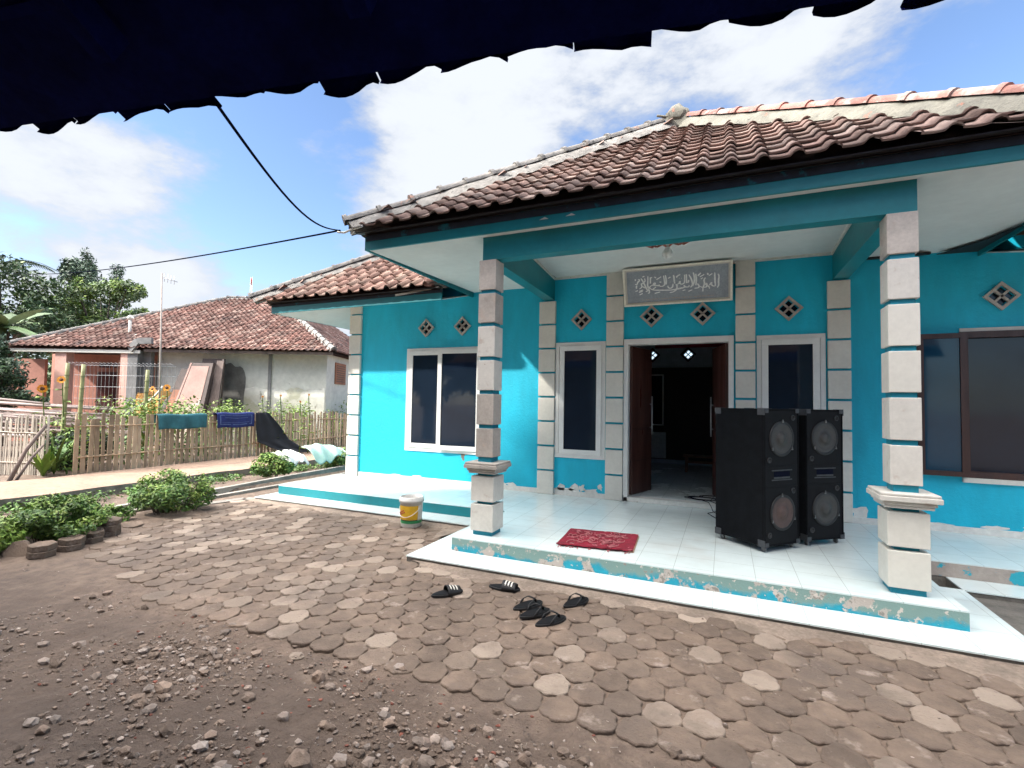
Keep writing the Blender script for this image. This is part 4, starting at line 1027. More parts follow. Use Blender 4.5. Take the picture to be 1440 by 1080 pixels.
# bushes
def bush(name, label, cat, c, rad, n, size, m='leaf', m2=None, grp=None, stems=10, sc=3.2, up=.3):
    t = thing(name, label, cat, (c[0], c[1], c[2]-rad[2]), grp)
    b = MB(); leaves(b, c, rad, n, size, 1., .25, sc, up=up); b.build('foliage', m, t)
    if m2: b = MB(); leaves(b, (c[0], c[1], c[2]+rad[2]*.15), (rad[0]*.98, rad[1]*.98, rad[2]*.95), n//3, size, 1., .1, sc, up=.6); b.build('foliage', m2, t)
    b = MB()
    for i in range(stems):
        a = random.random()*6.28; q = Vector((c[0]+math.cos(a)*rad[0]*.5*random.random(), c[1]+math.sin(a)*rad[1]*.5*random.random(), c[2]-rad[2]*.95))
        e = Vector((c[0]+math.cos(a)*rad[0]*.8, c[1]+math.sin(a)*rad[1]*.8, c[2]+rad[2]*random.uniform(.0, .7)))
        b.tube([q, q.lerp(e, .5)+Vector((0, 0, .04)), e], .008*rad[2]*2.5, .003, 5)
    b.build('stem', 'bark', t)
    return t
G1 = 'low garden shrubs beside the paving'
random.seed(31)
bush('garden_shrub', 'rounded dark green shrub standing apart at the far end of the kerb stones', 'shrub', (-6.78, 4.22, .06), (.48, .50, .32), 5200, .026, 'leaf', 'leaf_light', G1, 26, 4.2)
bush('garden_shrub', 'thin sprawling twiggy shrub filling the gap between the two big shrubs', 'shrub', (-6.75, 3.50, -.08), (.24, .22, .13), 900, .022, 'leaf', 'leaf_light', G1, 18, 4)
bush('garden_shrub', 'wide dark green shrub spilling over the stacked pavers', 'shrub', (-6.62, 2.90, .02), (.62, .45, .24), 5600, .026, 'leaf', 'leaf_light', G1, 20, 4)
bush('garden_shrub', 'yellow green shrub at the left edge of the photo behind the leaning paver', 'shrub', (-6.72, 2.33, -.02), (.50, .38, .20), 3200, .026, 'leaf_light', 'leaf_light', G1, 16, 4)
bush('garden_shrub', 'small shrub under the white rag beside the drain', 'shrub', (-8.60, 7.35, .0), (.45, .45, .26), 2000, .038, 'leaf', 'leaf_light', G1, 12, 4)
bush('garden_shrub', 'small shrub next to the hall corner behind the pale green cloth', 'shrub', (-8.50, 9.0, .0), (.45, .48, .26), 1800, .038, 'leaf', 'leaf_light', G1, 12, 4)
# ground cover between path and dirt
b = MB(); random.seed(12)
for i in range(70):
    y = random.uniform(2.2, 12); x = -9.30+random.uniform(-.15, .3)
    leaves(b, (x, y, -.25), (.18, .22, .09), 60, .03, 1.2, .6, up=.8)
kind(b.build('creeping_weeds', 'leaf'), 'stuff')

# kerb of spare pavers standing along the shrub bed
def hexpoly(hw, hh): return [(0, hh), (-hw, hh*.5), (-hw, -hh*.5), (0, -hh), (hw, -hh*.5), (hw, hh*.5)]
def loose_paver(x, y, z, rx, ry, rz, label, s=1, th=.06):
    b = MB(); b.prism([(p[0]*s, p[1]*s) for p in hexpoly(.095, .115)], 0, th, random.uniform(.1, .6)); o = b.build('loose_paver', 'paver', bevel=.008)
    o.location = (x, y, z); o.rotation_euler = (rx, ry, rz); tag(o, label, 'paver', 'spare pavers edging the shrub bed')
g = GZ-.015
loose_paver(-6.27, 2.47, g+.02, R_(60), R_(20), R_(30), 'paver propped up at a slant at the left end of the edging')
loose_paver(-6.02, 2.53, g, 0, 0, R_(20), 'bottom paver of the left flat pair in the edging')
loose_paver(-6.03, 2.54, g+.061, R_(2), 0, R_(28), 'top paver of the left flat pair in the edging')
loose_paver(-6.04, 2.77, g, 0, 0, R_(50), 'bottom paver of the second flat pair in the edging')
loose_paver(-6.05, 2.78, g+.061, R_(3), R_(2), R_(44), 'top paver of the second flat pair in the edging')
loose_paver(-6.17, 3.00, g, 0, 0, R_(10), 'dark paver lying third from the left in the edging')
loose_paver(-6.19, 3.02, g+.061, R_(8), 0, R_(70), 'dark tilted paver on top of the third one from the left')
loose_paver(-6.30, 3.23, g, 0, 0, R_(35), 'lowest paver of the three high stack at the right of the edging')
loose_paver(-6.30, 3.23, g+.061, 0, R_(2), R_(15), 'middle paver of the three high stack at the right of the edging')
loose_paver(-6.31, 3.24, g+.122, R_(3), R_(4), R_(48), 'pale topmost paver of the three high stack at the right of the edging')
loose_paver(-6.45, 3.55, g-.02, R_(5), R_(3), R_(12), 'flat paver sunk in the earth right of the three high stack')

# bamboo fences
def fence(label, p0, p1, h, pitch, sw, m, rnd, posts, rails=(.30, .82), lean=0, name='bamboo_fence', gzv=-.17):
    a = Vector((*p0, gzv)); c = Vector((*p1, gzv)); d = (c-a); L = d.length; d.normalize(); n = Vector((-d.y, d.x, 0))
    t = thing(name, label, 'fence', a, 'bamboo fences along the path')
    b = MB(); k = int(L/pitch); rs = random.Random(k)
    for i in range(k+1):
        p = a+d*(i*pitch+rs.uniform(-.012, .012)); hh = h*(1+rs.uniform(-.07, .05)); w = sw*rs.uniform(.7, 1.15)
        q = p+d*rs.uniform(-.03, .03)+n*rs.uniform(-.01, .02)+Vector((0, 0, hh))
        b.bar(p-Vector((0, 0, .03)), q, w, .010, rs.random()*.98+.01, upv=(n.x, n.y, 0))
    b.build('picket_panel', m, t)
    for r in rails:
        for s in (-1, 1):
            b = MB(); P = [a+d*(L*i/12)+n*s*.016+Vector((0, 0, h*r+rs.uniform(-.012, .012))) for i in range(13)]; b.tube(P, .012, seg=6, r=.4); b.build('rail', m, t)
    for s in posts:
        b = MB(); p = a+d*(L*s)+n*.05; b.tube([p-Vector((0, 0, .1)), p+Vector((0, 0, h*1.04))], .022, seg=8, r=.3); b.build('post', m, t)
    return t
random.seed(2)
fence('long brown bamboo fence with flat pickets running beside the path', (-11.5, 5.28), (-11.72, 15.5), 1.14, .113, .078, 'bamboo_slat', .4, (0, .2, .4, .6, .8, 1))
fence('short pale bamboo fence of thin round sticks at the left edge of the photo', (-14.6, 4.25), (-12.05, 5.02), 1.10, .052, .036, 'bamboo_pale', .3, (.2, .6, 1), (.2, .72))
b = MB(); b.tube([(-11.50, 4.32, -.2), (-11.72, 4.62, .35), (-11.62, 4.85, .80)], .035, .028, 8); b.tube([(-11.60, 4.45, -.2), (-11.75, 4.72, .2), (-11.80, 4.9, .42)], .025, .02, 8)
tag(b.build('leaning_branch', 'old_wood'), 'bare forked branch leaning at the end of the pale fence', 'branch')

# laundry on the fence
def drape(name, label, m, fn, nu=24, nv=16, th=.006, cat='cloth', grp='laundry drying on the fence and shrubs'):
    t = MB(); t.grid(nu, nv, fn); o = t.build(name, m, solid=th); tag(o, label, cat, grp); return o
def over_fence(y0, y1, drop, z=.93, back=.18, sag=.01, wav=.012):
    L = drop+back+.08
    def f(u, v):
        y = y0+(y1-y0)*u; s = v*L
        zz = z+sag*math.sin(u*9)
        if s < back: x = -11.60; q = zz-(back-s)
        elif s < back+.08: x = -11.60+(s-back)*1.9; q = zz+.015*math.sin((s-back)/.08*3.14)
        else: x = -11.448+(s-back-.08)*.05; q = zz-(s-back-.08)
        k = max(0, s-back)
        return Vector((x+wav*k*3*math.sin(u*17+v)+.004*math.sin(u*40), y+.02*math.sin(v*3)*k, q))
    return f
drape('towel', 'worn teal towel hanging over the fence', 'cloth_teal', over_fence(6.70, 7.81, .32, .965, wav=.02))
o = drape('prayer_mat', 'dark blue patterned mat folded over the fence beside the black cloth', 'cloth_navy', over_fence(8.06, 9.10, .36, .985, wav=.012))
b = MB()
for (u0, u1, v0, v1) in ((.07, .93, .50, .52), (.07, .93, .86, .88), (.07, .09, .5, .88), (.91, .93, .5, .88), (.2, .8, .60, .615), (.13, .87, .79, .80)):
    f = over_fence(8.06, 9.10, .36, .985, wav=.012); b.grid(10, 6, lambda u, v: f(u0+(u1-u0)*u, v0+(v1-v0)*v)+Vector((.006, 0, 0)))
pm = b.build('border', 'cloth_navy_pattern', o)
def blk(u, v):
    a = Vector((-11.46, 9.12, 1.0)).lerp(Vector((-11.46, 9.55, .99)), u)
    e = Vector((-11.40, 9.15, .22)).lerp(Vector((-10.75, 9.9, -.13)), u)
    k = v
    p = a.lerp(e, k); p.x += .14*math.sin(k*3.1)*u; p.z -= .16*math.sin(k*3.14)*u*.8
    p += Vector((.012*math.sin(u*14+v*2), 0, 0)); return p
def blk2(u, v):
    # hangs from the fence top and slides down onto the path
    yl = 9.12+1.0*u*0; s = v
    L0 = Vector((-11.43, 9.12, 1.0-.80*s)); 
    Rr = [Vector((-11.46, 9.52, 1.0)), Vector((-11.38, 9.85, .62)), Vector((-11.25, 10.05, .25)), Vector((-11.0, 10.35, -.02)), Vector((-10.8, 10.75, -.125))]
    i = s*4; k = min(3, int(i)); R2 = Rr[k].lerp(Rr[k+1], i-k)
    Lf = [Vector((-11.43, 9.12, 1.0)), Vector((-11.41, 9.12, .6)), Vector((-11.38, 9.15, .22)), Vector((-11.25, 9.55, .02)), Vector((-10.95, 9.80, -.12))]
    L2 = Lf[k].lerp(Lf[k+1], i-k)
    p = L2.lerp(R2, u); p.x += .018*math.sin(u*13+s*3); return p
drape('black_cloth', 'long black cloth slipping from the fence down onto the path', 'cloth_black', blk2, 20, 28)
drape('black_cloth', 'thin crumpled tail of black cloth lying along the foot of the fence', 'cloth_black', lambda u, v: Vector((-11.05+.16*v+.06*math.sin(u*5), 10.5+u*1.1, -.13+.05*abs(math.sin(u*9+v*2))*math.sin(v*3.14))), 20, 8)
drape('green_cloth', 'pale mint green cloth spread over the shrub next to the hall corner', 'cloth_mint', lambda u, v: Vector((-8.62+.45*v+.04*math.sin(u*11), 8.05+u*1.25, .25+.10*math.sin(u*3.3+.6)-.36*v*v*(.8+.3*math.sin(u*6))+.035*math.sin(u*21+v*3)*(.3+v))), 44, 22)
drape('white_rag', 'crumpled white rag on top of the small shrub beside the drain', 'cloth_white', lambda u, v: Vector((-8.72+.45*v, 7.35+u*.62, .24+.05*math.sin(u*12)*math.sin(v*7)+.03*math.sin(u*23+2)-.22*v*v-.1*(u-.5)**2)), 30, 16)

# ================================================================== behind the fence
def plant_mass(b, n, x0, x1, d0, d1, z0, z1, size):
    for i in range(n):
        l = random.uniform(x0, x1); d = random.uniform(d0, d1); p = W(l, d, 0); zt = random.uniform(z0, z1)
        leaves(b, (p.x, p.y, zt-.15), (.30, .30, .28), 60, size, 1.2, .5, up=.6)
random.seed(8)
b = MB()
for i in range(95):
    t = random.random(); y = 5.6+t*10.5; x = -12.05-random.random()*1.5
    if y < 6.6 and random.random() < .4: continue
    zt = random.uniform(.85, 1.42)*(1 if y < 10.5 else .97)
    leaves(b, (x, y, zt-.35), (.32, .34, .42), 120, .045, 1.0, .5, up=.6)
kind(b.build('garden_weeds', 'leaf_light'), 'stuff')
b = MB()
for i in range(60):
    y = random.uniform(5.2, 15.5); x = -12.0-random.random()*1.2
    leaves(b, (x, y, .15), (.35, .35, .4), 90, .05, 1, .5, up=.3)
kind(b.build('garden_undergrowth', 'leaf'), 'stuff')
def sunflower(p, h, label, face=(1, -1, .2), r=.10):
    t = thing('sunflower', label, 'plant', p, 'sunflowers behind the fence'); P = Vector(p)
    b = MB(); S = [P, P+Vector((.02, .03, h*.5)), P+Vector((.0, -.02, h*.95)), P+Vector((.03, -.05, h))]; b.tube(S, .014, .009, 6); b.build('stem', 'leaf_light', t)
    b = MB()
    for k in range(11):
        z = h*(.15+.8*k/11); a = k*2.4; q = P+Vector((0, 0, z)); d = Vector((math.cos(a), math.sin(a), .25)); s = Vector((-math.sin(a), math.cos(a), 0)); L = .22; w = .075
        n = len(b.v); b.v += [q, q+d*L*.5+s*w, q+d*L-Vector((0, 0, .07)), q+d*L*.5-s*w]; b.face((n, n+1, n+2, n+3), random.random())
    b.build('leaf', 'leaf_light', t)
    f = Vector(face).normalized(); hd = S[-1]+f*.02; Q = Vector((0, 0, 1)).rotation_difference(f).to_matrix()
    b = MB(); b.lathe([(.001, .015), (r*.4, .012), (r*.45, 0), (.001, -.01)], hd, 14, axis=f); b.build('seed_head', 'seed_brown', t)
    b = MB()
    for k in range(22):
        a = k/22*6.28+random.uniform(-.08, .08); d = Q @ Vector((math.cos(a), math.sin(a), random.uniform(-.15, .3))); s = Q @ Vector((-math.sin(a), math.cos(a), 0)); n = len(b.v)
        b.v += [hd+d*r*.38, hd+d*r*.75+s*r*.16, hd+d*r*1.1, hd+d*r*.75-s*r*.16]; b.face((n, n+1, n+2, n+3), random.random())
    b.build('petal', 'petal_orange', t)
p = W(-10.62, 11.5, -.2); sunflower(p, 1.93, 'tallest sunflower, in front of the pole pile with its head up', r=.085)
p = W(-11.07, 11.5, -.2); sunflower(p, 1.72, 'sunflower drooping over the pole pile near the left fence', (1, -.3, -.3), .10)
p = W(-8.70, 12.3, -.2); sunflower(p, 1.80, 'sunflower in front of the leaning doors and the yellow sheet', r=.085)
p = W(-9.05, 12.3, -.2); sunflower(p, 1.76, 'small sunflower bud beside the thin aerial mast', (.3, -1, .2), .07)
for i, (l, d, h) in enumerate(((-6.9, 13.5, 1.62), (-6.45, 13.6, 1.66), (-5.75, 13.8, 1.70), (-5.9, 13.6, 1.5))):
    sunflower(W(l, d, -.2), h, 'young sunflower with a small closed head in front of the white wall', (1, -.5, .3), .032)
# weeds in the fence gap and broad blade leaves
def blades(c, n, L, w, m, label, name='broad_leaf_plant', cat='plant', grp=None, lean=.5):
    t = thing(name, label, cat, c, grp); b = MB(); c = Vector(c)
    for i in range(n):
        a = random.random()*6.28; l = L*random.uniform(.6, 1.1); ww = w*random.uniform(.7, 1.2); d = Vector((math.cos(a), math.sin(a), 0)); s = Vector((-math.sin(a), math.cos(a), 0)); rr = random.random()
        le = random.uniform(.15, lean); n0 = len(b.v); K = 7
        for k in range(K+1):
            u = k/K; p = c+d*(l*le*u*(1+u*.6))+Vector((0, 0, l*(u-.38*u*u*le*1.6))); wd = ww*math.sin(math.pi*min(.98, .12+u*.86))
            b.v += [p-s*wd+Vector((0, 0, wd*.3)), p, p+s*wd+Vector((0, 0, wd*.3))]
        for k in range(K):
            for q in (0, 1): b.face((n0+3*k+q, n0+3*k+q+1, n0+3*k+q+4, n0+3*k+q+3), rr, True)
    b.build('leaf', m, t); return t
random.seed(5)
blades((-12.2, 5.25, -.2), 16, .95, .035, 'leaf', 'grassy plant with long blades in the gap between the fences', grp='blade plants behind the fence')
blades((-12.0, 5.0, -.2), 12, .6, .045, 'leaf_light', 'yellow green low plant at the end of the pale fence', grp='blade plants behind the fence')
blades((-12.6, 8.0-.9, .3), 18, .85, .03, 'leaf_light', 'bright tuft of long grass rising above the brown fence', grp='blade plants behind the fence')
bush('thicket', 'dark thicket filling the gap between the two fences', 'shrub', (-13.0, 5.9, .15), (.9, .7, .55), 2600, .06, 'leaf_shade', None, None, 8, 2)
# pile of bamboo poles
random.seed(17)
for i in range(46):
    row = i//9; k = i % 9; z = .30+row*.165+random.uniform(-.02, .02)+(.12 if i > 40 else 0)
    l0 = -16+random.uniform(-1.2, .6); l1 = -8.9-row*.45+random.uniform(-.9, .3); d0 = 12.2+k*.11+random.uniform(-.04, .04); dd = random.uniform(-.25, .25)
    z1 = z+random.uniform(-.05, .04)
    b = MB(); b.tube([W(l0, d0-dd, z+.12*max(0, row-2)*.5+.1), W((l0+l1)/2, d0, z+.05), W(l1, d0+dd, z1-.05)], .040, .030, 7, random.random())
    tag(b.build('bamboo_pole', 'pole_grey'), 'weathered grey bamboo pole lying in the pile behind the pale fence', 'pole', 'poles stacked in the garden')
for (l, d, h, m, lab) in ((-11.05, 12.0, 2.17, 'bamboo_green', 'upright bamboo post, the leftmost of three behind the fence'), (-10.66, 12.0, 2.14, 'bamboo_green', 'upright bamboo post, the middle of three behind the fence'), (-9.44, 12.5, 2.06, 'bamboo_green', 'upright bamboo post, the rightmost of three behind the fence')):
    b = MB(); p = W(l, d, -.25); q = W(l+.05, d, h); b.tube([p.lerp(q, t/8) for t in range(9)], .05, .042, 8, .4); 
    for t in range(1, 8): b.lathe([(.052, -.012), (.056, 0), (.052, .012)], p.lerp(q, t/8), 8)
    tag(b.build('bamboo_post', m), lab, 'post', 'upright bamboo posts')
an = thing('aerial_mast', 'thin tall mast with a small aerial on top in front of the far house', 'mast', W(-9.40, 13, -.2))
b = MB(); b.tube([W(-9.38, 13, -.2), W(-9.45, 13, 2.6), W(-9.51, 13, 4.72)], .026, .018, 7); b.build('pole', 'pole_rust', an)
b = MB(); b.tube([W(-9.5, 13, 4.60), W(-9.15, 13.1, 4.50)], .010, seg=5)
for k in range(4): p = W(-9.45+k*.09, 13.02, 4.59-k*.027); b.tube([p+Vector((.0, 0, .13)), p-Vector((0, 0, .10))], .006, seg=4)
b.build('aerial', 'galv', an)
wf = thing('wire_fence_panel', 'white welded wire fence panel with bent tops in front of the pink veranda', 'fence', W(-10.6, 13.2, -.2))
b = MB()
for k in range(27):
    l = -11.9+k*.105; b.tube([W(l, 13.2, .0), W(l, 13.2, 1.95), W(l+.03, 13.15, 2.2), W(l-.06, 13.05, 2.27)], .0045, seg=4)
for z in (.4, .9, 1.3, 1.62, 1.93, 2.2): b.tube([W(-11.9, 13.2, z), W(-9.15, 13.2, z)], .0045, seg=4)
b.build('mesh_wire', 'galv', wf)
b = MB(); P = [W(-10.2+.75*t, 13.15, 1.10+.55*t*t) for t in [i/8 for i in range(9)]]; b.tube(P, .03, seg=6); tag(b.build('curved_pipe', 'stone_tile_white'), 'curved white pipe leaning on the wire fence near the grey pillar', 'pipe')

# ================================================================== far house
D0 = 16.6
fh = thing('village_house', 'low white and pink house with a broad brown tiled roof beyond the fence', 'house', W(-9, 18, -.2))
FM = Matrix(((hH.x, nH.x, 0, 0), (hH.y, nH.y, 0, 0), (0, 0, 1, 0), (0, 0, 0, 1)))
def fb(b, l0, l1, d0, d1, z0, z1, r=0): b.box(l0, d0, z0, l1, d1, z1, r, M=FM)
b = MB(); fb(b, -12.15, -6.35, D0, D0+.15, -.2, 2.95); fb(b, -6.50, -6.35, D0+.151, D0+8, -.2, 2.95); fb(b, -6.4, 2, D0+8, D0+8.15, -.2, 2.9); w = b.build('wall', 'house_white', fh)
b = MB(); n0 = 0
def patch(l0, l1, z0, zf, m, y):
    b = MB(); b.grid(60, 6, lambda u, v: W(l0+(l1-l0)*u, D0-y, z0+(zf(l0+(l1-l0)*u)-z0)*v)); return b.build('wall_patch', m, w, solid=.004)
patch(-9.45, -6.36, -.15, lambda l: 1.72+.10*noise.noise(Vector((l*2.1, 0, 0)))+.05*noise.noise(Vector((l*8, 0, 0))), 'house_patch', .006)
b = MB(); k = 40; P = []
for i in range(k):
    a = 6.283*i/k; q = 1+.3*noise.noise(Vector((math.cos(a)*1.5, math.sin(a)*1.5, 7))); P.append(W(-9.75+math.cos(a)*.62*q+.12*math.sin(a), D0-.016, 1.4+math.sin(a)*1.40*q))
n0 = len(b.v); b.v += P; b.face(list(range(k))); b.build('damp_stain', 'house_damp', w)
b = MB(); fb(b, -8.33, -8.23, D0-.05, D0-.001, -.2, 2.9); b.build('wall_pipe', 'house_grey', w)
b = MB(); fb(b, -12.6, -12.15, D0-.3, D0-.15, -.2, 2.95); b.cut(); fb(b, -12.75, -12.42, D0-.55, D0-.30, -.2, 2.9); b.build('pillar', 'house_grey', fh)
b = MB(); fb(b, -12.98, -12.751, D0-.55, D0-.25, -.2, 2.88); b.cut(); fb(b, -15.15, -14.78, D0-.55, D0-.25, -.2, 2.88); b.build('pillar', 'house_pink_light', fh)  # pink box against the grey pillar paints that pillar's lit half
b = MB(); fb(b, -17.0, -12.15, D0+1.3, D0+1.45, -.2, 2.9); b.cut(); fb(b, -17.0, -15.9, D0-.1, D0, -.2, 2.6); b.build('wall', 'house_pink', fh)
b = MB()
for l in (-14.35, -13.98, -13.1, -12.55): fb(b, l-.14, l, D0+1.20, D0+1.299, -.2, 2.7); b.cut()
b.build('pilaster', 'house_pink_light', fh)
for (l0, l1, z0, z1, m) in ((-15.25, -14.55, .5, 2.25, 'house_opening'), (-14.33, -14.14, .5, 2.2, 'house_opening'), (-13.92, -13.15, -.1, 2.25, 'curtain_red'), (-13.05, -12.75, .4, 2.2, 'house_opening'), (-12.5, -12.2, .4, 2.15, 'curtain_red')):
    b = MB(); fb(b, l0, l1, D0+1.22, D0+1.298, z0, z1); o = b.build('window', m, fh)
b = MB()
for (l0, l1) in ((-15.2, -14.8), (-14.7, -14.4), (-14.3, -14.14), (-13.92, -13.2), (-12.5, -12.25)): fb(b, l0, l1, D0+1.24, D0+1.29, 2.42, 2.58); b.cut()
b.build('vent', 'house_opening', fh)
b = MB(); fb(b, -16.6, -12.3, D0-.62, D0-.58, 2.80, 2.90); b.build('fascia', 'stone_tile_white', fh)
b = MB(); fb(b, -12.2, -5.95, D0-.58, D0-.54, 2.86, 2.95); b.build('fascia', 'old_wood', fh)
b = MB(); fb(b, -6.349, -6.31, D0+.75, D0+1.8, 1.95, 2.72); lw = b.build('window', 'board_orange', fh)
b = MB()
for k in range(8): fb(b, -6.309, -6.29, D0+.85, D0+1.7, 2.04+k*.08, 2.06+k*.08)
b.build('louvre', 'board_dark', lw)
b = MB()
def ft(l, d, z): return W(l, d, z)
# roof: hips from the corners, long front slope
EL, ER, ED, EZ = -16.8, -5.90, D0-.65, 2.98
RL_, RR_, RD, RZ = -12.2, -10.1, 20.6, 5.62
s0 = Vector((0, RD-ED, RZ-EZ)); SLn = s0.length; cv = (RD-ED)/SLn; sv = (RZ-EZ)/SLn
vdir = nH*cv+Vector((0, 0, sv))
def rclip(a, c):
    t = c/SLn; l = EL+a
    return EL+(RL_-EL)*t-.15 < l < ER+(RR_-ER)*t+.1 and t < 1.0
tiles(b, W(EL, ED, EZ), hH, vdir, ER-EL, SLn, lambda a, c: rclip(a, c), w=.20, e=.235, amp=.05, seg=6, jit=1.6)
# right side slope
u2 = nH; e0 = W(ER, ED, EZ); v2 = (-hH*(ER-RR_)+Vector((0, 0, RZ-EZ))); L2 = v2.length
tiles(b, e0, u2, v2, 9, L2, lambda a, c: a > (RD-ED)*c/L2-.1, w=.20, e=.235, amp=.05, seg=6, jit=1.6)
hr = b.build('roof', 'roof_tile_far', fh)
b = MB(); q = Vector((0, 0, -.06)); A, B, Cc, Dd = W(EL, ED+.1, EZ)+q, W(ER-.1, ED+.1, EZ)+q, W(RR_, RD, RZ)+q, W(RL_, RD, RZ)+q
b.quad(A, B, Cc, Dd); b.quad(B, W(ER-.1, 25.5, EZ)+q, W(RR_, 21.5, RZ)+q, Cc); b.quad(W(ER, 25.5, EZ)+q, W(EL, 25.5, EZ)+q, Dd, Cc); b.tri(W(EL, 25.5, EZ)+q, A, Dd)
b.build('roof_boards', 'roof_tile_far', hr)
hm, ht = MB(), MB()
ridge(hm, ht, W(ER, ED, EZ+.02), W(RR_, RD, RZ), rad=.09, lift=.06, step=.4, mort=.12); ridge(hm, ht, W(RL_, RD, RZ), W(RR_, RD, RZ), rad=.09, lift=.06, step=.4, mort=.12); ridge(hm, ht, W(EL, ED, EZ), W(RL_, RD, RZ), rad=.09, lift=.05, step=.4, mort=.12)
hm.build('hip_mortar', 'mortar_weathered', hr); ht.build('hip_caps', 'mortar_weathered', hr)
b = MB(); b.tube([W(-13.55, 17.1, 3.2), W(-13.55, 17.1, 4.15)], .05, seg=8); b.tube([W(-13.6, 17.1, 4.12), W(-13.5, 17.1, 4.2)], .09, seg=8); b.build('vent_pipe', 'stone_tile_white', hr)
b = MB()
for (l, d, z, s) in ((-13.4, 16.75, 3.42, .22), (-13.15, 16.9, 3.52, .15), (-12.8, 16.9, 3.50, .16), (-14.9, 16.4, 3.10, .14), (-13.7, 16.7, 3.34, .14)):
    M4 = FM @ Matrix.Translation((l, d, z)) @ Matrix.Rotation(R_(33), 4, 'X'); b.box(-s, -.06, 0, s, .06, .02, M=M4)
b.build('roof_patch', 'stone_tile_white', hr)
b = MB(); P = [W(-12.62, 16.0, 2.92), W(-12.75, 15.95, 3.05), W(-12.35, 15.95, 3.2), W(-11.9, 15.98, 3.22), W(-12.0, 16.0, 3.0)]; b.bar(P[0], P[2], .12, .22); b.bar(P[2], P[3], .12, .2); b.build('roof_flashing', 'house_grey', hr)

# boards and doors leaning on the far wall
def leaning(name, label, l0b, l1b, zt, l0t, l1t, m, d_b, d_t, th=.05, grp='old doors and boards leaning on the white wall', extra=None, zb=-.2):
    t = thing(name, label, 'door' if 'door' in name else 'board', W((l0b+l1b)/2, d_b, zb), grp); off = nH*th
    b = MB(); A, B, C2, D2 = W(l0b, d_b, zb), W(l1b, d_b, zb), W(l1t, d_t, zt), W(l0t, d_t, zt)
    b.hexa([A, B, B+off, A+off, D2, C2, C2+off, D2+off]); b.build('panel', m, t)
    if extra:
        for (nm, u0, u1, v0, v1, mm) in extra:
            def q(u, v): return A.lerp(B, u).lerp(D2.lerp(C2, u), v)-nH*.012
            b = MB(); b.hexa([q(u0, v0), q(u1, v0), q(u1, v0)+nH*.01, q(u0, v0)+nH*.01, q(u0, v1), q(u1, v1), q(u1, v1)+nH*.01, q(u0, v1)+nH*.01]); b.build(nm, mm, t)
    return t
leaning('old_door', 'pinkish brown door in its frame, the front one of those leaning on the wall', -10.75, -9.62, 2.50, -10.45, -9.72, 'board_dark', 14.8, 15.75, .16, extra=[('door_face', .10, .86, .05, .96, 'board_pink'), ('repaired_foot', .12, .84, .06, .52, 'board_pale'), ('latch', .80, .86, .50, .56, 'stone_tile_white'), ('frame_edge', .0, .07, 0, 1, 'board_pink')])
leaning('old_door', 'dark brown door leaning behind the front one at the right', -10.4, -9.32, 2.68, -10.35, -9.62, 'board_dark', 15.5, 16.2, .06, extra=[('edge_strip', .90, .97, 0, 1, 'board_pale')])
leaning('old_door', 'grey brown door edge standing between the front door and the wall', -9.68, -9.28, 2.60, -9.72, -9.50, 'old_wood', 15.15, 15.95, .05)
leaning('wood_board', 'orange brown board leaning at a slant left of the doors', -11.45, -10.65, 2.33, -10.98, -10.40, 'board_dark', 15.3, 16.1, .04, extra=[('orange_face', .1, .95, .3, .72, 'board_orange'), ('pale_edge', .78, .88, .1, .74, 'board_pale')])
b = MB(); b.grid(14, 12, lambda u, v: W(-10.95+u*.85-.25*(1-v)+.1*v, 14.2+.1*math.sin(u*9+v*5), .85+v*.78-.25*abs(u-.55)+.06*math.sin(u*13)*math.cos(v*9)), smooth=False)
tag(b.build('yellow_sheet', 'tarp_yellow', solid=.01), 'crumpled yellow orange sheet propped left of the leaning doors', 'sheet')

# ================================================================== trees
def tree(label, c, h, crown, n, size, m, m2=None, name='leafy_tree', cat='tree', grp='trees beyond the far house', clumps=None, sc=.55):
    t = thing(name, label, cat, (c.x, c.y, -.2), grp)
    b = MB(); top = Vector((c.x, c.y, h*.55)); b.tube([Vector((c.x, c.y, -.3)), top.lerp(Vector((c.x+.2, c.y, 0)), .5), top], .22, .12, 8)
    cl = clumps or []
    for (dl, dd, z, r) in cl:
        e = c+hH*dl+nH*dd; e.z = z; b.tube([top-Vector((0, 0, .4)), top.lerp(e, .5)+Vector((0, 0, .2)), e], .07, .02, 6)
    b.build('trunk', 'bark', t)
    b = MB(); b2 = MB()
    for (dl, dd, z, r) in cl:
        e = c+hH*dl+nH*dd; e.z = z; k = int(n*r*r/sum(q[3]**2 for q in cl))
        leaves(b, e, (r, r, r*.72), k, size, 1.2, .35, sc*1.6/r if 0 else sc); 
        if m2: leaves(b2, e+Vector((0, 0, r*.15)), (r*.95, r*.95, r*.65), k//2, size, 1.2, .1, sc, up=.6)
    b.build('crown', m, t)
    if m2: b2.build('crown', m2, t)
    return t
random.seed(77)
def cluster(n, rl, rz, zc, r0, r1, seed, shape=1.0):
    rs = random.Random(seed); out = []
    while len(out) < n:
        a, c, d = rs.uniform(-1, 1), rs.uniform(-1, 1), rs.uniform(-1, 1)
        if a*a+c*c+d*d > 1: continue
        out.append((a*rl, d*rl*.6, zc+c*rz-abs(a)**1.6*rz*.5*shape, rs.uniform(r0, r1)))
    return out
tree('broad bright green tree rising behind the pink end of the far house', W(-22.0, 26, 0), 5.5, None, 15000, .085, 'leaf_tree', 'leaf_light', clumps=cluster(34, 3.3, 2.1, 5.5, .55, 1.05, 3)+[(3.0, 0, 4.9, .5), (3.6, 0, 5.2, .35), (.3, 0, 7.3, .6)], sc=2.0)
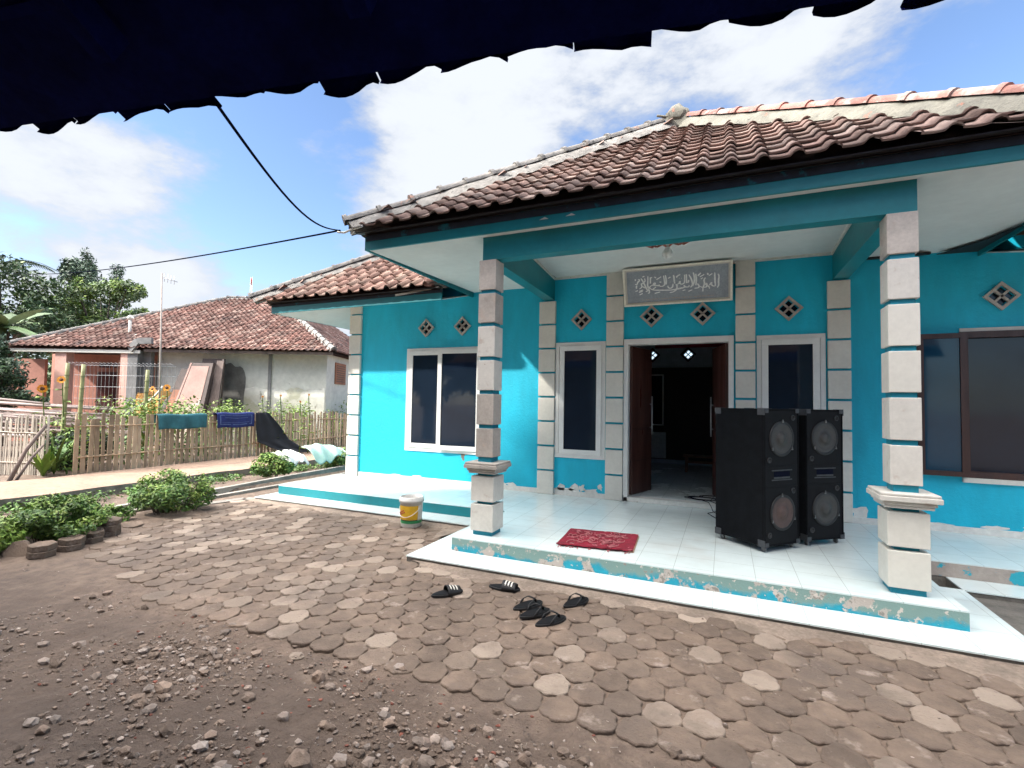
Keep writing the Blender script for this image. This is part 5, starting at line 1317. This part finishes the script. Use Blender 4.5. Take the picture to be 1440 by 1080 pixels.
tree('darker blue green tree standing behind the bright one with a pointed top', W(-28.3, 31, 0), 7.5, None, 7000, .11, 'leaf_blue', None, clumps=cluster(16, 2.0, 1.9, 8.0, .6, 1.1, 5)+[(.2, 0, 9.8, .55), (.1, 0, 9.2, .8)], sc=1.8)
tree('large dark mass of foliage at the left edge of the photo', W(-24.3, 23.0, 0), 5.5, None, 12000, .10, 'leaf_dark', 'leaf_tree', clumps=cluster(30, 3.6, 2.2, 5.0, .7, 1.3, 8), sc=1.7)
tree('dense dark shrubby tree right beside the pink end wall of the far house', W(-15.6, 14.8, 0), 2.6, None, 11000, .055, 'leaf_dark', 'leaf_blue', clumps=[(0, 0, 2.0, .8), (-1.0, 0, 2.9, .9), (-1.5, .3, 1.7, 1.1), (.6, 0, 1.35, .45), (1.0, .2, 1.15, .28), (-.2, 0, 1.2, .8), (-.4, 0, 2.7, .5), (-1.3, 0, 3.5, .6)], sc=2.4)
# bamboo sprigs towering above
def sprig(label, l, d, z0, z1, bend):
    t = thing('bamboo_tree', label, 'bamboo', W(l, d, -.2), 'feathery shoots above the trees'); b = MB()
    P = [W(l-bend*(k/8)**2, d, -.2+(z1+.2)*k/8) for k in range(9)]; b.tube(P, .07, .02, 6); b.build('trunk', 'bark', t); b = MB()
    for k in range(26):
        u = k/25; z = z0+(z1-z0)*u; f = (z+.2)/(z1+.2); p = W(l-bend*f*f+random.uniform(-.15, .15), d+random.uniform(-.2, .2), z); leaves(b, p, (.34*(1.15-u*.5), .34, .30), 34, .09, .8, .6)
    b.build('crown', 'leaf_blue', t)
sprig('taller feathery shoot curving left above the bright tree', -23.9, 28, 7.4, 9.75, 1.0)
sprig('shorter feathery shoot just right of the tall one', -22.5, 28, 7.2, 8.9, .7)
# banana and palm at the left
def bigleaf(b, base, d, L, w, droop, rr):
    d = Vector(d).normalized(); s = d.cross(Vector((0, 0, 1))).normalized(); n0 = len(b.v); K = 12
    for k in range(K+1):
        u = k/K; p = base+d*(L*u)+Vector((0, 0, -droop*u*u*L)); wd = w*math.sin(math.pi*min(.97, .06+u*.92))**.6*(1+.12*math.sin(k*2.7))
        b.v += [p-s*wd-Vector((0, 0, wd*.35)), p, p+s*wd-Vector((0, 0, wd*.35))]
    for k in range(K):
        for q in (0, 1): b.face((n0+3*k+q, n0+3*k+q+1, n0+3*k+q+4, n0+3*k+q+3), rr, True)
bt = thing('banana_plant', 'banana plant with one pale broad leaf at the left', 'banana plant', W(-20.6, 19.5, -.2), 'trees beyond the far house')
base = W(-20.6, 19.5, 4.1)
b = MB(); b.tube([W(-20.6, 19.5, -.2), W(-20.5, 19.5, 2), base], .18, .12, 10); b.build('trunk', 'leaf_tree', bt)
b = MB()
bigleaf(b, base, (hH*.9+Vector((0, 0, .75))), 2.1, .24, .28, .2)
b.build('leaf', 'leaf_pale', bt); b = MB()
for (a, e) in ((200, .5), (150, .9), (250, .2), (40, -.1), (100, 1.0), (330, .55), (290, .4), (10, .1)): bigleaf(b, base, (math.cos(R_(a)), math.sin(R_(a)), e), 2.4, .30, .35, random.random())
b.build('leaf', 'leaf_tree', bt)
pt = thing('coconut_palm', 'coconut palm whose fronds reach in at the top left of the trees', 'palm', W(-31.5, 29, -.2), 'trees beyond the far house')
pb = W(-31.3, 29, 9.2); b = MB(); b.tube([W(-31.6, 29, -.2), W(-31.6, 29, 5), pb], .2, .14, 8); b.build('trunk', 'bark', pt)
b = MB()
for k in range(16):
    a = k/16*6.28+.2; e = random.uniform(-.1, .8); d = Vector((math.cos(a), math.sin(a), e)).normalized(); s = d.cross(Vector((0, 0, 1))).normalized()
    b.tube([pb+d*3.6*t-Vector((0, 0, .9*t*t*2)) for t in (0, .25, .5, .75, 1)], .03, .01, 4)
    for q in range(22):
        u = .1+q/22; p = pb+d*3.4*u-Vector((0, 0, .9*u*u*2)); L = .75*math.sin(math.pi*min(.95, u*.85+.08))
        for sg2 in (-1, 1):
            t = p+s*sg2*L*.8+d*L*.5-Vector((0, 0, L*.45)); n = len(b.v); b.v += [p-d*.03, t, p+d*.05]; b.face((n, n+1, n+2), random.random())
    b.cut()
b.build('frond', 'leaf_blue', pt)
# far hedge line closing the view
b = MB(); random.seed(90)
for i in range(70):
    l = -42+i*.55; d = 34+random.random()*4
    leaves(b, W(l, d, 1.6+random.random()*1.0), (1.5, 1.2, 1.6+random.random()*.6), 110, .28, 1.2, .5)
kind(b.build('distant_trees', 'leaf_tree'), 'stuff')
tw = thing('radio_tower', 'thin red and white lattice tower far behind the ridge of the far house', 'tower', W(-32.7, 60, -.2))
b = MB()
for s in (-1, 1): b.tube([W(-32.7+s*.22, 60, -.2), W(-32.7+s*.10, 60, 16.6)], .035, seg=4)
for k in range(44): z = 2+k*.33; s = 1 if k % 2 else -1; b.tube([W(-32.7+s*.15, 60, z), W(-32.7-s*.15, 60, z+.33)], .025, seg=4)
b.build('lattice', 'stone_tile_white', tw)
b = MB()
for k in range(4): b.tube([W(-32.7, 60, 9.6+k*2), W(-32.7, 60, 10.4+k*2)], .10, seg=4)
b.build('red_band', 'valance_red', tw)

# ================================================================== the house the camera stands under
nh = thing('near_house', 'dark tiled eave of the nearer house hanging over the top of the photo', 'house', (-2, 0, GZ))
uu = Vector((3.034, .572, 0)).normalized(); sl2 = R_(26); c2, s2 = math.cos(sl2), math.sin(sl2)
vv = Vector((uu.y*c2, -uu.x*c2, s2))
A0 = Vector((-2.649, .91, 2.415))-uu*4.6
Lr = 11.2
b = MB(); random.seed(14)
def tiles_edge(b, nrows, start):
    n = -(uu.cross(vv)) if uu.cross(vv).z < 0 else uu.cross(vv)
    w = .215; e = .26
    for i in range(nrows):
        for j in range(int(Lr/w)):
            base = len(b.v); jag = random.gauss(0, .008) if i == 0 else 0; lf = random.uniform(0, .006); tw = random.uniform(-.008, .008); rr = random.random()
            big = .028 if (i == 0 and random.random() < .10) else 0; gap = .003 if random.random() < .6 else -.01
            for (vq, ln) in ((-.03+jag-big, .026), (e+.01, 0)):
                for k in range(9):
                    t = k/8; h = -.008*math.sin(math.pi*t/.62) if t < .62 else .022*math.sin(math.pi*(t-.62)/.38)
                    wob = (.012*math.sin(t*5+j) if ln else 0)
                    b.v.append(A0+uu*(j*w+t*(w-gap))+vv*((i+start)*e+vq+wob)+n*(h+ln+lf+tw*(t-.5)))
            for k in range(9): b.v.append(b.v[base+k]-n*.018)
            for k in range(8):
                b.face((base+k, base+k+1, base+10+k, base+9+k), rr, True); b.face((base+18+k, base+19+k, base+k+1, base+k), rr)
tiles_edge(b, 2, 0); nr = b.build('roof', 'roof_tile_under', nh)
b = MB(); tiles_edge(b, 15, 2); b.build('roof_tiles', 'roof_tile_far', nr)
b = MB(); nn2 = uu.cross(vv); nn2 = nn2 if nn2.z > 0 else -nn2
p0 = A0+vv*.015-nn2*.035; q0 = A0+vv*4.5-nn2*.045
b.hexa([p0, p0+uu*Lr, q0+uu*Lr, q0, p0+nn2*.01, p0+uu*Lr+nn2*.01, q0+uu*Lr+nn2*.01, q0+nn2*.01]); b.build('underlay', 'roof_tile_under', nr)
b = MB()
for k in range(13): p = A0+uu*(.4+k*.85)+vv*.22-nn2*.12; b.bar(p, p+vv*4.2, .06, .10, upv=tuple(nn2))
for k in range(6): p = A0+vv*(.35+k*.7)-nn2*.06; b.bar(p, p+uu*Lr, .03, .02, upv=tuple(nn2))
b.build('rafter', 'roof_tile_under', nr)
rid = A0+vv*4.5
b = MB(); back = Vector((-vv.x, -vv.y, 0)).normalized()*-4+Vector((0, 0, -1.9)); b.hexa([rid, rid+uu*Lr, rid+uu*Lr+back, rid+back]+[q+Vector((0, 0, .05)) for q in (rid, rid+uu*Lr, rid+uu*Lr+back, rid+back)]); b.build('back_slope', 'roof_tile_far', nr)
b = MB(); wn = Vector((uu.y, -uu.x, 0))
q = Vector((A0.x, A0.y, GZ-.1))+wn*2.5; e = uu*Lr
b.hexa([q, q+e, q+e+wn*.15, q+wn*.15]+[x+Vector((0, 0, 3.4)) for x in (q, q+e, q+e+wn*.15, q+wn*.15)]); b.build('wall', 'unseen_wall', nh)

# trees behind the near house, they shade the yard
random.seed(55)
for i, (x, y, r, lab) in enumerate(((-12.0, -4.2, 2.0, 'first'), (-9.4, -4.4, 2.5, 'second'), (-6.6, -4.4, 2.5, 'third'), (-3.6, -4.8, 2.5, 'fourth'))):
    t = thing('shade_tree', 'dense tall shade tree behind the near house, %s from the left, outside the picture' % lab, 'tree', (x, y, -.2), 'shade trees behind the near house')
    b = MB(); b.tube([(x, y, -.3), (x+.1, y, 3), (x, y, 9)], .28, .12, 8); b.build('trunk', 'bark', t)
    b = MB(); leaves(b, (x, y, 4.6), (r, r, 3.4), 1700, .30, 1.4, .6); leaves(b, (x, y, 9.2), (r, r, 3.6), 2200, .30, 1.4, .6); b.build('crown', 'leaf_dark', t)

# ================================================================== overhead wires
def wire(name, label, pts, r):
    b = MB(); b.tube(pts, r, seg=6); o = b.build(name, 'wire_black'); tag(o, label, 'wire', 'overhead wires'); return o
cn = Vector((-3.985, 4.17, 3.275))
a = Vector((-1.70, 1.10, 2.46)); P = []
for k in range(21):
    t = k/20; p = a.lerp(cn, t); p.z -= .17*math.sin(math.pi*t)*(1-.15*t); P.append(p)
wire('power_line', 'thick black wire dropping from the near eave to the hall roof corner', P, .0068)
fe = W(-31, 27.5, 8.8); P = []
for k in range(41):
    t = (k/40)**1.5; p = cn.lerp(fe, t); p.z -= 1.6*4*t*(1-t)*.34; P.append(p)
wire('power_line', 'long thin wire running from the hall roof corner out of the left of the photo', P, .010)
b = MB(); b.tube([(-4.02, 4.17, 3.26), (-3.93, 4.18, 3.245), (-3.86, 4.18, 3.262), (-3.76, 4.2, 3.29), (-3.69, 4.2, 3.295)], .012, seg=6); b.tube([(-3.86, 4.2, 3.235), (-3.81, 4.22, 3.25)], .016, seg=6)
tag(b.build('wire_bracket', 'stone_tile_white'), 'white painted wire bracket at the left corner of the hall eave', 'bracket')

# ================================================================== light
sunv = Vector((-1.0, -1.0, 1.05)).normalized()
sd = bpy.data.lights.new('sun', 'SUN'); sd.energy = SUNE; sd.angle = R_(1.8); sd.color = (1, .955, .88)
so = bpy.data.objects.new('sun', sd); COL.objects.link(so); so.rotation_euler = sunv.to_track_quat('Z', 'Y').to_euler()
so.location = (0, 0, 20)
wd = bpy.data.worlds.new('World'); SC.world = wd; wd.use_nodes = True; nt = wd.node_tree
bg = nt.nodes['Background']; bg.inputs['Strength'].default_value = SKYS
sky = N(nt, 'ShaderNodeTexSky', sky_type='NISHITA'); sky.sun_disc = False
sky.sun_elevation = math.asin(sunv.z); sky.sun_rotation = math.atan2(sunv.x, sunv.y); sky.air_density = 1.0; sky.dust_density = .6; sky.ozone_density = 1.5
tc = N(nt, 'ShaderNodeTexCoord'); dv = tc.outputs['Generated']
nrm = N(nt, 'ShaderNodeVectorMath', operation='NORMALIZE'); nt.links.new(dv, nrm.inputs[0]); dirv = nrm.outputs[0]
# rotate into a frame where wisps run along the wind, then stretch
mp = N(nt, 'ShaderNodeMapping'); mp.inputs['Rotation'].default_value = (0, R_(-35), R_(20)); mp.inputs['Scale'].default_value = (1.0, 1.0, 2.2)
nt.links.new(dirv, mp.inputs[0])
n1 = nz(nt, mp.outputs[0], 3.0, 9, .60); n2 = nz(nt, mp.outputs[0], 10., 7, .62)
def pxdir(px, py): return (Fv+Rv*(px-720)/682.95-Uv*(py-540)/682.95).normalized()
acc = mth(nt, 'MULTIPLY', n2, .75)
acc = mth(nt, 'ADD', acc, mth(nt, 'MULTIPLY', n1, 2.1))
acc = mth(nt, 'SUBTRACT', acc, .90)
for (px, py, amp, rad) in ((570, 180, .28, 15), (640, 260, .22, 14), (480, 200, .08, 10), (900, 120, .03, 22), (740, 160, .10, 14), (60, 210, .17, 13), (150, 290, .20, 11), (250, 360, .17, 10), (20, 350, -.0, 8), (300, 190, -.26, 12), (385, 270, -.30, 12), (430, 400, .0, 8), (60, 300, -.20, 6), (420, 340, -.20, 9), (380, 400, .16, 8), (250, 240, .06, 6), (1400, 70, -.20, 10), (1330, 110, -.06, 9), (1180, 60, .10, 12), (100, 380, .14, 12), (330, 120, -.1, 10)):
    d = pxdir(px, py); dp = N(nt, 'ShaderNodeVectorMath', operation='DOT_PRODUCT'); nt.links.new(dirv, dp.inputs[0]); dp.inputs[1].default_value = d
    acc = mth(nt, 'ADD', acc, mrange(nt, dp.outputs['Value'], math.cos(R_(rad*1.25)), 1, 0, amp, True))
cov = mrange(nt, acc, .40, .92, 0, 1, True)
dfill = N(nt, 'ShaderNodeVectorMath', operation='DOT_PRODUCT'); nt.links.new(dirv, dfill.inputs[0]); dfill.inputs[1].default_value = Vector((-.25, -.25, 1)).normalized()
glow = mrange(nt, dfill.outputs['Value'], .55, .95, 1.0, GLOW, False)      # unseen sky overhead boosted, added as fill for the shaded yard
acc = mth(nt, 'ADD', acc, mrange(nt, dfill.outputs['Value'], .55, .85, 0, .3, True))
cov = mrange(nt, acc, .40, .92, 0, 1, True)
shade = mth(nt, 'MULTIPLY', mrange(nt, acc, .55, 1.1, .80, 1.04, True), glow)
warm = mrange(nt, dfill.outputs['Value'], .55, .95, 0, 1)
sc_ = N(nt, 'ShaderNodeCombineColor')
for i, f in enumerate((CLD*.92, CLD*.97, CLD*1.06)): nt.links.new(mth(nt, 'MULTIPLY', shade, f), sc_.inputs[i])
skb = mixc(nt, 1., sky.outputs[0], SKYTINT, 'MULTIPLY')
# thin milky veil low down
sxyz = N(nt, 'ShaderNodeSeparateXYZ'); nt.links.new(dirv, sxyz.inputs[0])
veil = mrange(nt, sxyz.outputs['Z'], .0, .30, .35, .0, True)
full = mixc(nt, veil, skb, (CLD*.72, CLD*.82, CLD*.95))
full = mixc(nt, cov, full, mixc(nt, 1., sc_.outputs[0], mixc(nt, warm, (1, 1, 1), (1.12, 1.0, .86)), 'MULTIPLY'))
nt.links.new(full, bg.inputs['Color'])
SC.view_settings.view_transform = 'Standard'; SC.view_settings.look = 'None'; SC.view_settings.exposure = EXPO; SC.view_settings.gamma = 1
SC.render.resolution_x = 1024; SC.render.resolution_y = 768
SC.cycles.max_bounces = 8; SC.cycles.use_denoising = True
